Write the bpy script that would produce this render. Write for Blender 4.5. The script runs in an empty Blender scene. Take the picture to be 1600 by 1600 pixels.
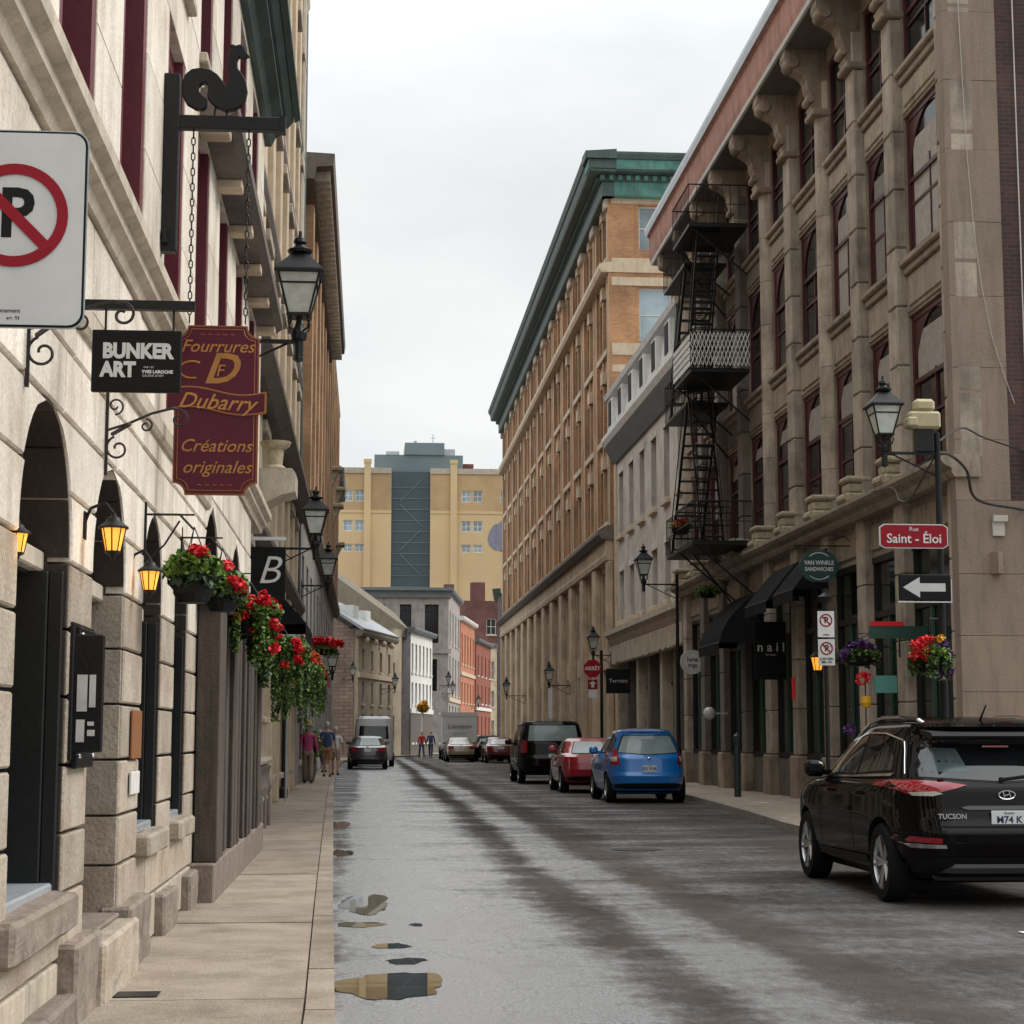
import bpy, bmesh, math, random
from mathutils import Matrix, Vector
random.seed(7)
C = bpy.context.scene.collection
SC = bpy.context.scene
PI = math.pi
# ------------------------------------------------------------------ camera, sky, light
cam = bpy.data.cameras.new('camera'); camo = bpy.data.objects.new('camera', cam); C.objects.link(camo)
cam.sensor_width = 36; cam.lens = 63.0; cam.clip_start = .1; cam.clip_end = 3000
camo.location = (0, 0, 1.5)
camo.rotation_euler = (math.radians(90 + 7.125), 0, math.radians(-4.5993))
SC.camera = camo
W = bpy.data.worlds.new('World'); SC.world = W; W.use_nodes = True
nt = W.node_tree; nt.nodes.clear()
def N(nt, t, **k):
    n = nt.nodes.new(t)
    for a, b in k.items():
        if a.startswith('i_'): n.inputs[a[2:].replace('_', ' ')].default_value = b
        else: setattr(n, a, b)
    return n
out = N(nt, 'ShaderNodeOutputWorld'); bg = N(nt, 'ShaderNodeBackground')
sky = N(nt, 'ShaderNodeTexSky', sky_type='NISHITA', sun_disc=False, sun_elevation=math.radians(42), sun_rotation=math.radians(80))
tc = N(nt, 'ShaderNodeTexCoord'); sep = N(nt, 'ShaderNodeSeparateXYZ'); nt.links.new(tc.outputs['Generated'], sep.inputs[0])
mp = N(nt, 'ShaderNodeMapping'); mp.inputs['Scale'].default_value = (1, 1, 2.5); nt.links.new(tc.outputs['Generated'], mp.inputs[0])
cl = N(nt, 'ShaderNodeTexNoise'); cl.inputs['Scale'].default_value = 4.5; cl.inputs['Detail'].default_value = 7; nt.links.new(mp.outputs[0], cl.inputs[0])
rp = N(nt, 'ShaderNodeValToRGB'); rp.color_ramp.elements[0].position = .3; rp.color_ramp.elements[0].color = (5.0, 5.28, 5.4, 1)
rp.color_ramp.elements[1].position = .7; rp.color_ramp.elements[1].color = (6.55, 6.57, 6.5, 1); nt.links.new(cl.outputs[0], rp.inputs[0])
gr = N(nt, 'ShaderNodeMapRange'); gr.inputs['From Min'].default_value = .3; gr.inputs['From Max'].default_value = 1; gr.inputs['To Min'].default_value = 1; gr.inputs['To Max'].default_value = 2.7
nt.links.new(sep.outputs['Z'], gr.inputs[0])
mu = N(nt, 'ShaderNodeVectorMath', operation='SCALE'); nt.links.new(rp.outputs[0], mu.inputs[0]); nt.links.new(gr.outputs[0], mu.inputs['Scale'])
mx = N(nt, 'ShaderNodeMix', data_type='RGBA'); mx.inputs['Factor'].default_value = .96
nt.links.new(sky.outputs[0], mx.inputs[6]); nt.links.new(mu.outputs[0], mx.inputs[7])
nt.links.new(mx.outputs[2], bg.inputs[0]); bg.inputs[1].default_value = .1; nt.links.new(bg.outputs[0], out.inputs[0])
sun = bpy.data.lights.new('sun', 'SUN'); sun.energy = 1.5; sun.angle = math.radians(26); sun.color = (1, .96, .9)
suno = bpy.data.objects.new('sun', sun); C.objects.link(suno)
sd = Vector((math.sin(math.radians(80)) * math.cos(math.radians(42)), math.cos(math.radians(80)) * math.cos(math.radians(42)), math.sin(math.radians(42))))
suno.rotation_euler = sd.to_track_quat('Z', 'Y').to_euler(); suno.location = (30, 30, 60)
SC.view_settings.view_transform = 'Standard'; SC.view_settings.look = 'None'; SC.view_settings.exposure = 0.56; SC.view_settings.gamma = 1
SC.cycles.max_bounces = 6; SC.cycles.diffuse_bounces = 3; SC.cycles.glossy_bounces = 3; SC.cycles.transmission_bounces = 4
SC.cycles.use_denoising = True
# ------------------------------------------------------------------ materials
MT = {}
def mat(name, col, rough=.8, metal=0, var=.25, scale=1.5, bump=.25, bs=25, streak=0, rnd=.12, island=0, spec=.5, tint=None, coat=0, emit=None, alpha=1, dirt=0):
    m = bpy.data.materials.new(name); m.use_nodes = True; t = m.node_tree; t.nodes.clear(); L = t.links.new
    o = N(t, 'ShaderNodeOutputMaterial'); b = N(t, 'ShaderNodeBsdfPrincipled'); L(b.outputs[0], o.inputs[0])
    b.inputs['Roughness'].default_value = rough; b.inputs['Metallic'].default_value = metal; b.inputs['Specular IOR Level'].default_value = spec
    b.inputs['Coat Weight'].default_value = coat; b.inputs['Coat Roughness'].default_value = .03
    g = N(t, 'ShaderNodeNewGeometry'); oi = N(t, 'ShaderNodeObjectInfo')
    n1 = N(t, 'ShaderNodeTexNoise'); n1.inputs['Scale'].default_value = scale; n1.inputs['Detail'].default_value = 6; n1.inputs['Roughness'].default_value = .65
    L(g.outputs['Position'], n1.inputs['Vector'])
    c2 = tint or tuple(c * .55 for c in col)
    mxn = N(t, 'ShaderNodeMix', data_type='RGBA'); mxn.inputs[6].default_value = (*col, 1); mxn.inputs[7].default_value = (*c2, 1)
    mr = N(t, 'ShaderNodeMapRange'); mr.inputs['From Min'].default_value = .42; mr.inputs['From Max'].default_value = .72; mr.inputs['To Max'].default_value = min(1, var * 2)
    L(n1.outputs[0], mr.inputs[0]); L(mr.outputs[0], mxn.inputs[0]); cur = mxn.outputs[2]
    def mulv(cur, sock):
        v = N(t, 'ShaderNodeVectorMath', operation='SCALE'); L(cur, v.inputs[0]); L(sock, v.inputs['Scale']); return v.outputs[0]
    if rnd:
        r = N(t, 'ShaderNodeMapRange'); r.inputs['To Min'].default_value = 1 - rnd; r.inputs['To Max'].default_value = 1 + rnd; L(oi.outputs['Random'], r.inputs[0]); cur = mulv(cur, r.outputs[0])
    if island:
        r = N(t, 'ShaderNodeMapRange'); r.inputs['To Min'].default_value = 1 - island; r.inputs['To Max'].default_value = 1 + island; L(g.outputs['Random Per Island'], r.inputs[0]); cur = mulv(cur, r.outputs[0])
    if streak:
        mpp = N(t, 'ShaderNodeMapping'); mpp.inputs['Scale'].default_value = (7, 7, .9); L(g.outputs['Position'], mpp.inputs[0])
        n3 = N(t, 'ShaderNodeTexNoise'); n3.inputs['Scale'].default_value = 1; n3.inputs['Detail'].default_value = 8; n3.inputs['Roughness'].default_value = .7; L(mpp.outputs[0], n3.inputs['Vector'])
        r = N(t, 'ShaderNodeMapRange'); r.inputs['From Min'].default_value = .45; r.inputs['From Max'].default_value = .7; r.inputs['To Min'].default_value = 1; r.inputs['To Max'].default_value = 1 - streak
        L(n3.outputs[0], r.inputs[0]); cur = mulv(cur, r.outputs[0])
    if dirt:
        n4 = N(t, 'ShaderNodeTexNoise'); n4.inputs['Scale'].default_value = 60; n4.inputs['Detail'].default_value = 2; L(g.outputs['Position'], n4.inputs['Vector'])
        r = N(t, 'ShaderNodeMapRange'); r.inputs['From Min'].default_value = .3; r.inputs['From Max'].default_value = .7; r.inputs['To Min'].default_value = 1 - dirt; r.inputs['To Max'].default_value = 1 + dirt
        L(n4.outputs[0], r.inputs[0]); cur = mulv(cur, r.outputs[0])
    L(cur, b.inputs['Base Color'])
    if bump:
        n2 = N(t, 'ShaderNodeTexNoise'); n2.inputs['Scale'].default_value = bs; n2.inputs['Detail'].default_value = 4; L(g.outputs['Position'], n2.inputs['Vector'])
        bn = N(t, 'ShaderNodeBump'); bn.inputs['Strength'].default_value = bump; bn.inputs['Distance'].default_value = .02; L(n2.outputs[0], bn.inputs['Height']); L(bn.outputs[0], b.inputs['Normal'])
    if emit: b.inputs['Emission Color'].default_value = (*emit[:3], 1); b.inputs['Emission Strength'].default_value = emit[3]
    MT[name] = m; m['b'] = 1
    return m
def brick(name, c1, c2, mortar, bw=.22, bh=.075, ms=.012, rough=.85):
    m = bpy.data.materials.new(name); m.use_nodes = True; t = m.node_tree; t.nodes.clear(); L = t.links.new
    o = N(t, 'ShaderNodeOutputMaterial'); b = N(t, 'ShaderNodeBsdfPrincipled'); L(b.outputs[0], o.inputs[0]); b.inputs['Roughness'].default_value = rough
    g = N(t, 'ShaderNodeNewGeometry'); s = N(t, 'ShaderNodeSeparateXYZ'); L(g.outputs['Position'], s.inputs[0])
    a = N(t, 'ShaderNodeMath', operation='ADD'); L(s.outputs[0], a.inputs[0]); L(s.outputs[1], a.inputs[1])
    cb = N(t, 'ShaderNodeCombineXYZ'); L(a.outputs[0], cb.inputs[0]); L(s.outputs[2], cb.inputs[1])
    k = N(t, 'ShaderNodeTexBrick'); L(cb.outputs[0], k.inputs['Vector']); k.inputs['Scale'].default_value = 1
    k.inputs['Brick Width'].default_value = bw; k.inputs['Row Height'].default_value = bh; k.inputs['Mortar Size'].default_value = ms; k.inputs['Bias'].default_value = 0
    k.inputs['Color1'].default_value = (*c1, 1); k.inputs['Color2'].default_value = (*c2, 1); k.inputs['Mortar'].default_value = (*mortar, 1)
    n = N(t, 'ShaderNodeTexNoise'); n.inputs['Scale'].default_value = .6; n.inputs['Detail'].default_value = 7; L(g.outputs['Position'], n.inputs['Vector'])
    r = N(t, 'ShaderNodeMapRange'); r.inputs['From Min'].default_value = .3; r.inputs['From Max'].default_value = .7; r.inputs['To Min'].default_value = .6; r.inputs['To Max'].default_value = 1.25; L(n.outputs[0], r.inputs[0])
    v = N(t, 'ShaderNodeVectorMath', operation='SCALE'); L(k.outputs[0], v.inputs[0]); L(r.outputs[0], v.inputs['Scale']); L(v.outputs[0], b.inputs['Base Color'])
    bn = N(t, 'ShaderNodeBump'); bn.inputs['Strength'].default_value = .5; bn.inputs['Distance'].default_value = .01; bn.invert = True; L(k.outputs['Fac'], bn.inputs['Height']); L(bn.outputs[0], b.inputs['Normal'])
    MT[name] = m
    return m
mat('pier_stone', (.40, .345, .275), .85, var=.45, scale=2.2, bump=.45, bs=35, streak=.1, rnd=.16, dirt=.16, tint=(.25, .18, .125))
mat('cream_stone', (.76, .695, .60), .85, var=.42, scale=1.3, bump=.3, streak=.25, rnd=.15, dirt=.14, tint=(.47, .37, .27))
mat('burgundy_dark', (.065, .012, .016), .45, var=.4, scale=3, bump=.1, rnd=.2)
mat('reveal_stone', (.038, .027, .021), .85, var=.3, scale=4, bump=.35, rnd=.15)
mat('mould_stone', (.50, .43, .34), .85, var=.35, scale=3, bump=.3, streak=.3, rnd=.1, dirt=.1)
mat('grey_stone', (.23, .185, .15), .85, var=.45, scale=5, bump=.6, bs=18, rnd=.15, dirt=.15)
mat('brown_stone', (.17, .14, .12), .85, var=.35, scale=3, bump=.5, bs=20, rnd=.18, dirt=.15, streak=.2)
mat('joint_dark', (.07, .055, .045), .95, var=.2, bump=0)
mat('r1_stone', (.345, .27, .20), .85, var=.5, scale=1.1, bump=.35, streak=.4, rnd=.14, dirt=.1, tint=(.15, .11, .08))
mat('r1_panel', (.34, .28, .21), .85, var=.4, scale=2, bump=.3, streak=.45, rnd=.1, dirt=.1)
mat('r1_quoin', (.265, .20, .15), .88, var=.35, scale=.9, bump=.4, streak=.25, rnd=.05, dirt=.12, tint=(.2, .16, .135))
mat('salmon', (.42, .20, .15), .8, var=.45, scale=2, bump=.3, streak=.5, tint=(.24, .13, .10))
mat('soffit_wood', (.16, .14, .13), .8, var=.4, scale=3, bump=.3)
mat('r2_stone', (.66, .61, .54), .85, var=.4, scale=1.1, bump=.35, streak=.25, tint=(.38, .33, .29))
mat('white_paint', (.70, .70, .68), .6, var=.2, scale=3, bump=.1, streak=.2)
mat('slate', (.13, .15, .16), .6, var=.3, bump=.2)
mat('zinc', (.42, .45, .48), .35, metal=.3, var=.3, bump=.15)
mat('sandstone', (.58, .45, .32), .85, var=.35, scale=1, bump=.3, streak=.3, rnd=.08, tint=(.27, .21, .15))
mat('cream_trim', (.62, .50, .36), .8, var=.3, scale=2, bump=.2, streak=.2, rnd=.06)
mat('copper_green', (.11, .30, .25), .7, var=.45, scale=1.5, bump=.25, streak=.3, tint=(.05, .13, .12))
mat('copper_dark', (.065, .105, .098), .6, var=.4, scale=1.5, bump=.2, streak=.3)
mat('green_paint', (.018, .04, .035), .45, var=.3, scale=2, bump=.1)
mat('burgundy', (.14, .022, .032), .45, var=.3, scale=3, bump=.1, rnd=.1)
mat('black_metal', (.008, .008, .009), .45, metal=.0, var=.3, scale=8, bump=.12, bs=60, rnd=.1, spec=.3)
mat('iron_brown', (.02, .013, .011), .6, var=.4, scale=8, bump=.3, bs=50)
mat('black_fabric', (.010, .010, .011), .9, var=.3, scale=3, bump=.2, bs=60, spec=.15)
mat('asphalt_dry', (.07, .065, .062), .8, var=.3, bump=.4, bs=200)
mat('glass_dark', (.008, .008, .009), .08, var=.6, scale=.8, bump=.0, rnd=.5, spec=.35)
mat('glass_shop', (.012, .018, .016), .06, var=.6, scale=.9, bump=.0, rnd=.4, spec=.45)
mat('glass_sky', (.30, .38, .42), .08, var=.5, scale=.5, bump=.0, rnd=.3)
mat('glass_lamp', (.55, .58, .52), .15, var=.3, scale=10, bump=.1, spec=.6)
mat('lamp_lit', (.9, .5, .12), .3, var=.1, bump=0, emit=(1, .36, .03, .75))
mat('bulb_lit', (1, .8, .4), .3, var=.1, bump=0, emit=(1, .8, .4, 5))
mat('planks', (.075, .056, .044), .8, var=.4, scale=3, bump=.5, bs=30, streak=.6, rnd=.22)
mat('slab', (.32, .265, .21), .9, var=.5, scale=2.3, bump=.4, bs=60, rnd=.14, dirt=.2, tint=(.19, .15, .11))
mat('kerb', (.26, .23, .20), .85, var=.3, scale=3, bump=.4, rnd=.1, dirt=.15)
mat('sign_white', (.62, .62, .61), .4, var=.12, scale=6, bump=.03)
mat('sign_red', (.26, .003, .012), .45, spec=.25, var=.1, scale=6, bump=.03)
mat('sign_black', (.006, .006, .0065), .5, spec=.2, var=.2, scale=6, bump=.05)
mat('sign_green', (.015, .06, .055), .5, var=.2, scale=6, bump=.05)
mat('maroon', (.080, .004, .018), .42, spec=.3, var=.15, scale=5, bump=.04)
mat('gold', (.40, .17, .03), .45, var=.25, scale=12, bump=.05)
mat('gold_edge', (.30, .10, .02), .5, var=.2, scale=12, bump=.05)
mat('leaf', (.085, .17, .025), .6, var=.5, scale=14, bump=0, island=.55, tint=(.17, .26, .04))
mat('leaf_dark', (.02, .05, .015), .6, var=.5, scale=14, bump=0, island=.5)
mat('flower_red', (.72, .010, .02), .6, var=.3, scale=30, bump=0, island=.35)
mat('flower_orange', (.75, .14, .02), .6, var=.3, scale=30, bump=0, island=.35)
mat('flower_yellow', (.8, .42, .02), .6, var=.3, scale=30, bump=0, island=.3)
mat('flower_purple', (.10, .03, .16), .6, var=.3, scale=30, bump=0, island=.4)
mat('tyre', (.010, .010, .011), .9, spec=.15, var=.3, scale=8, bump=.2, bs=80)
mat('rim', (.45, .46, .47), .25, metal=.85, var=.1, bump=0)
mat('chrome', (.75, .76, .78), .1, metal=1, var=.05, bump=0)
mat('paint_black', (.004, .0035, .0035), .35, var=.1, bump=0, coat=.5, spec=.0)
mat('paint_blue', (.0, .14, .46), .3, metal=.15, var=.05, bump=0, coat=1)
mat('paint_red', (.34, .004, .014), .3, metal=.1, var=.05, bump=0, coat=1)
mat('paint_dkred', (.10, .01, .015), .3, var=.05, bump=0, coat=1)
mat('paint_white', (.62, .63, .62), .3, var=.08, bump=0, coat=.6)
mat('paint_beige', (.40, .33, .24), .3, metal=.2, var=.08, bump=0, coat=.8)
mat('paint_plum', (.03, .022, .03), .25, var=.1, bump=0, coat=1)
mat('car_plastic', (.012, .012, .012), .6, spec=.2, var=.2, bump=.1, bs=90)
mat('car_grey', (.09, .09, .09), .4, var=.2, bump=0)
mat('car_glass', (.008, .009, .010), .03, var=.2, bump=0, spec=.8, rnd=.1)
mat('painted_view_glass', (.085, .11, .12), .15, var=.5, scale=3, bump=0)  # pale tint standing for daylight seen through the cabin
mat('car_glass_reflection', (.22, .28, .28), .06, var=.3, bump=0, rnd=.1)  # window reflection put into a pale base colour
mat('tail_red', (.30, .0, .012), .12, var=.15, bump=0, coat=1)
mat('tail_clear', (.5, .48, .46), .12, var=.15, bump=0, coat=1)
mat('plate', (.62, .64, .64), .4, var=.1, bump=0)
mat('ink_blue', (.02, .03, .09), .5, var=.1, bump=0)
mat('skin', (.42, .25, .18), .6, var=.1, bump=0)
mat('hair_grey', (.42, .40, .38), .8, var=.3, scale=40, bump=.2)
mat('cloth_pink', (.55, .07, .22), .85, var=.25, scale=9, bump=.3, bs=12)
mat('cloth_navy', (.03, .055, .12), .85, var=.25, scale=9, bump=.3, bs=12)
mat('cloth_khaki', (.27, .21, .15), .85, var=.25, scale=9, bump=.3, bs=12)
mat('cloth_tan', (.34, .18, .07), .85, var=.25, scale=9, bump=.3, bs=12)
mat('cloth_white', (.6, .58, .55), .85, var=.15, scale=9, bump=.3, bs=12)
mat('cloth_red', (.5, .02, .02), .85, var=.2, scale=9, bump=.2)
mat('hat_straw', (.58, .48, .12), .85, var=.25, scale=20, bump=.3)
mat('shoe', (.04, .03, .025), .7, bump=.1)
mat('stucco_white', (.74, .73, .70), .85, var=.2, scale=1.5, bump=.15, streak=.15)
mat('stucco_grey', (.32, .32, .33), .85, var=.35, scale=1.5, bump=.2, streak=.2)
mat('rubble', (.27, .20, .16), .9, var=.6, scale=2.2, bump=.8, bs=6, tint=(.38, .33, .28), dirt=.2)
mat('beige_far', (.46, .39, .29), .85, var=.35, scale=1.2, bump=.2, streak=.2)
mat('grey_far', (.36, .33, .31), .85, var=.45, scale=.9, bump=.3, streak=.3, tint=(.2, .18, .17))
mat('roof_brown', (.16, .14, .10), .8, var=.35, scale=1.5, bump=.3)
mat('orange_paint', (.50, .20, .11), .85, var=.3, scale=1, bump=.2, streak=.2)
mat('pink_paint', (.55, .40, .35), .85, var=.3, scale=1, bump=.2)
mat('redbrick_far', (.25, .075, .045), .85, var=.3, scale=1, bump=.3)
mat('silo_glass', (.045, .075, .09), .25, var=.3, scale=.08, bump=0)
mat('silo_top', (.14, .19, .21), .5, var=.2, scale=.1, bump=0)
mat('silo_upper', (.50, .34, .18), .85, var=.4, scale=.1, bump=0)
mat('graffiti', (.24, .24, .30), .8, var=.3, scale=.8, bump=0)
mat('awn_red', (.22, .012, .02), .8, var=.2, bump=.2)
mat('paper', (.66, .65, .62), .8, var=.25, scale=10, bump=0)
mat('poster_orange', (.22, .10, .035), .6, var=.5, scale=12, bump=0, tint=(.30, .08, .02))
mat('poster_yellow', (.6, .38, .04), .6, var=.4, scale=12, bump=0)
mat('device_yellow', (.42, .37, .22), .6, var=.2, scale=9, bump=.1)
mat('cable', (.02, .018, .017), .6, bump=0)
mat('wire_white', (.5, .47, .42), .6, bump=0)
mat('scroll_stone', (.42, .36, .25), .85, var=.5, scale=9, bump=.6, bs=30, rnd=.1, tint=(.2, .17, .12))
mat('curtain', (.30, .27, .24), .9, var=.3, scale=6, bump=.1, rnd=.3)
mat('shop_green', (.03, .085, .06), .4, var=.3, bump=.05)
mat('shop_teal', (.08, .26, .21), .5, var=.3, bump=.05)
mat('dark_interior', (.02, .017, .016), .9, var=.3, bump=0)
mat('door_dark', (.014, .016, .015), .45, spec=.3, var=.3, scale=5, bump=.1)
mat('ground', (.10, .095, .09), .9, var=.3, bump=.2)
brick('brick_orange', (.50, .245, .105), (.38, .17, .075), (.40, .27, .17))
brick('brick_tan', (.46, .28, .15), (.37, .21, .11), (.38, .28, .19))
mat('r1_pilaster', (.43, .365, .29), .85, var=.5, scale=1.1, bump=.35, streak=.4, rnd=.14, dirt=.12, tint=(.20, .16, .125))
brick('brick_brown', (.095, .040, .032), (.055, .028, .025), (.075, .06, .055))
brick('brick_red', (.17, .05, .04), (.11, .04, .035), (.14, .09, .08))
mat('silo_brick', (.62, .46, .25), .85, var=.35, scale=.06, bump=0, rnd=.04, tint=(.5, .34, .2))
brick('gable_brick', (.30, .22, .17), (.22, .16, .13), (.16, .12, .10), bw=.6, bh=.25, ms=.03)
# ------------------------------------------------------------------ mesh builder
class MB:
    def __init__(s, T=None): s.v = []; s.f = []; s.T = T
    def add(s, vs, fs):
        n = len(s.v)
        s.v += [tuple(s.T @ Vector(p)) for p in vs] if s.T else [tuple(p) for p in vs]
        s.f += [tuple(i + n for i in f) for f in fs]
        return s
    def box(s, x0, x1, y0, y1, z0, z1, c=0):
        if x1 < x0: x0, x1 = x1, x0
        if y1 < y0: y0, y1 = y1, y0
        if z1 < z0: z0, z1 = z1, z0
        if not c:
            return s.add([(x0, y0, z0), (x1, y0, z0), (x1, y1, z0), (x0, y1, z0), (x0, y0, z1), (x1, y0, z1), (x1, y1, z1), (x0, y1, z1)],
                         [(0, 3, 2, 1), (4, 5, 6, 7), (0, 1, 5, 4), (1, 2, 6, 5), (2, 3, 7, 6), (3, 0, 4, 7)])
        c = min(c, (x1 - x0) * .45, (y1 - y0) * .45, (z1 - z0) * .45)
        X = (x0, x1); Y = (y0, y1); Z = (z0, z1); vs = []; ix = {}
        for i in (0, 1):
            for j in (0, 1):
                for k in (0, 1):
                    a = (1, -1)[i] * c; b = (1, -1)[j] * c; d = (1, -1)[k] * c
                    for q, p in enumerate(((X[i], Y[j] + b, Z[k] + d), (X[i] + a, Y[j], Z[k] + d), (X[i] + a, Y[j] + b, Z[k]))):
                        ix[i, j, k, q] = len(vs); vs.append(p)
        f = []
        for i in (0, 1): f.append([ix[i, 0, 0, 0], ix[i, 1, 0, 0], ix[i, 1, 1, 0], ix[i, 0, 1, 0]])
        for j in (0, 1): f.append([ix[0, j, 0, 1], ix[1, j, 0, 1], ix[1, j, 1, 1], ix[0, j, 1, 1]])
        for k in (0, 1): f.append([ix[0, 0, k, 2], ix[1, 0, k, 2], ix[1, 1, k, 2], ix[0, 1, k, 2]])
        for a in (0, 1):
            for b in (0, 1):
                f.append([ix[0, a, b, 1], ix[1, a, b, 1], ix[1, a, b, 2], ix[0, a, b, 2]])
                f.append([ix[a, 0, b, 0], ix[a, 1, b, 0], ix[a, 1, b, 2], ix[a, 0, b, 2]])
                f.append([ix[a, b, 0, 0], ix[a, b, 1, 0], ix[a, b, 1, 1], ix[a, b, 0, 1]])
        for i in (0, 1):
            for j in (0, 1):
                for k in (0, 1): f.append([ix[i, j, k, 0], ix[i, j, k, 1], ix[i, j, k, 2]])
        return s.add(vs, f)
    def prism(s, pts, ax, a0, a1, inset=0):
        n = len(pts)
        def P(p, a): return (a, p[0], p[1]) if ax == 'x' else (p[0], a, p[1]) if ax == 'y' else (p[0], p[1], a)
        vs = [P(p, a0) for p in pts] + [P(p, a1) for p in pts]
        return s.add(vs, [tuple(range(n)), tuple(range(2 * n - 1, n - 1, -1))] + [(i, (i + 1) % n, n + (i + 1) % n, n + i) for i in range(n)])
    def cyl(s, p0, p1, r0, r1=None, n=8, caps=True):
        r1 = r0 if r1 is None else r1
        p0 = Vector(p0); p1 = Vector(p1); d = (p1 - p0)
        if d.length < 1e-6: return s
        q = d.to_track_quat('Z', 'Y'); vs = []
        for p, r in ((p0, r0), (p1, r1)):
            for i in range(n):
                a = 2 * PI * i / n; vs.append(p + q @ Vector((math.cos(a) * r, math.sin(a) * r, 0)))
        f = [(i, (i + 1) % n, n + (i + 1) % n, n + i) for i in range(n)]
        if caps: f += [tuple(range(n - 1, -1, -1)), tuple(range(n, 2 * n))]
        return s.add(vs, f)
    def tube(s, pts, r, n=6):
        for a, b in zip(pts, pts[1:]): s.cyl(a, b, r, r, n)
        return s
    def lathe(s, prof, n=12, c=(0, 0, 0), M=None, a0=0, a1=2 * PI):
        full = abs(a1 - a0 - 2 * PI) < 1e-4; k = n if full else n + 1; vs = []
        for r, z in prof:
            for i in range(k):
                a = a0 + (a1 - a0) * i / n; p = Vector((r * math.cos(a), r * math.sin(a), z))
                if M: p = M @ p
                vs.append(p + Vector(c))
        f = []
        for j in range(len(prof) - 1):
            for i in range(n): f.append((j * k + i, j * k + (i + 1) % k, (j + 1) * k + (i + 1) % k, (j + 1) * k + i))
        return s.add(vs, f)
    def ball(s, c, r, n=8, sq=1):
        return s.lathe([(max(1e-4, r * math.sin(PI * i / n)), -r * sq * math.cos(PI * i / n)) for i in range(n + 1)], n + 2, c)
    def build(s, name, m, parent=None, smooth=False, loc=None, rz=0, kind=None):
        me = bpy.data.meshes.new(name); me.from_pydata(s.v, [], s.f); 
        bm = bmesh.new(); bm.from_mesh(me); bmesh.ops.recalc_face_normals(bm, faces=bm.faces); bm.to_mesh(me); bm.free()
        if smooth:
            me.polygons.foreach_set('use_smooth', [True] * len(me.polygons)); me.set_sharp_from_angle(angle=math.radians(38))
        me.materials.append(MT[m]); 
        return ob(name, me, parent, loc, rz, kind)
def ob(name, me, parent=None, loc=None, rz=0, kind=None):
    o = bpy.data.objects.new(name, me); C.objects.link(o); o.parent = parent
    if loc is not None: o.location = loc
    o.rotation_euler.z = rz
    if kind: o['kind'] = kind
    return o
def tag(o, label, cat, group=None):
    o['label'] = label; o['category'] = cat
    if group: o['group'] = group
    return o
def thing(name, label, cat, loc=(0, 0, 0), rz=0, group=None):
    o = bpy.data.objects.new(name, None); C.objects.link(o); o.location = loc; o.rotation_euler.z = rz; o.empty_display_size = .2
    return tag(o, label, cat, group)
def copy_tree(o, parent=None):
    c = o.copy(); C.objects.link(c); c.parent = parent
    for ch in list(o.children): copy_tree(ch, c)
    return c
def again(o, loc, rz, label, group=None, sc=None):
    c = copy_tree(o); c.location = loc; c.rotation_euler.z = rz; c['label'] = label
    if group: c['group'] = group
    if sc: c.scale = sc
    return c
def Tm(x=0, y=0, z=0, rz=0): return Matrix.Translation((x, y, z)) @ Matrix.Rotation(rz, 4, 'Z')
def text(s, size, m, parent, loc, rot=(PI / 2, 0, 0), name='lettering', ext=.004, shear=0, al='CENTER', sx=1, bold=0):
    cu = bpy.data.curves.new(name, 'FONT'); cu.body = s; cu.size = size; cu.extrude = ext; cu.shear = shear; cu.align_x = al; cu.align_y = 'CENTER'; cu.offset = bold; cu.resolution_u = 3
    t = bpy.data.objects.new(name, cu); C.objects.link(t)
    dg = bpy.context.evaluated_depsgraph_get(); me = bpy.data.meshes.new_from_object(t.evaluated_get(dg)); bpy.data.objects.remove(t); bpy.data.curves.remove(cu)
    me.materials.clear(); me.materials.append(MT[m]); o = ob(name, me, parent, loc); o.rotation_euler = rot; o.scale = (sx, 1, 1)
    return o
def rbox(x0, x1, y0, y1, z0, z1, c=.02, amp=.012, seed=0, cuts=5):
    """a rough-hewn block: a chamfered box cut up and pushed about by noise"""
    from mathutils import noise
    m = MB(); m.box(x0, x1, y0, y1, z0, z1, c); me = bpy.data.meshes.new('t'); me.from_pydata(m.v, [], m.f); bm = bmesh.new(); bm.from_mesh(me); bmesh.ops.recalc_face_normals(bm, faces=bm.faces)
    es = [e for e in bm.edges if e.calc_length() > .12]; bmesh.ops.subdivide_edges(bm, edges=es, cuts=cuts, use_grid_fill=True); bm.normal_update()
    for v in bm.verts: v.co += v.normal * amp * (noise.noise(v.co * 7 + Vector((seed, 0, 0))) + .6 * noise.noise(v.co * 19))
    out_ = MB(); out_.v = [tuple(v.co) for v in bm.verts]; bm.verts.index_update(); out_.f = [tuple(v.index for v in f.verts) for f in bm.faces]; bm.free(); bpy.data.meshes.remove(me); return out_
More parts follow.
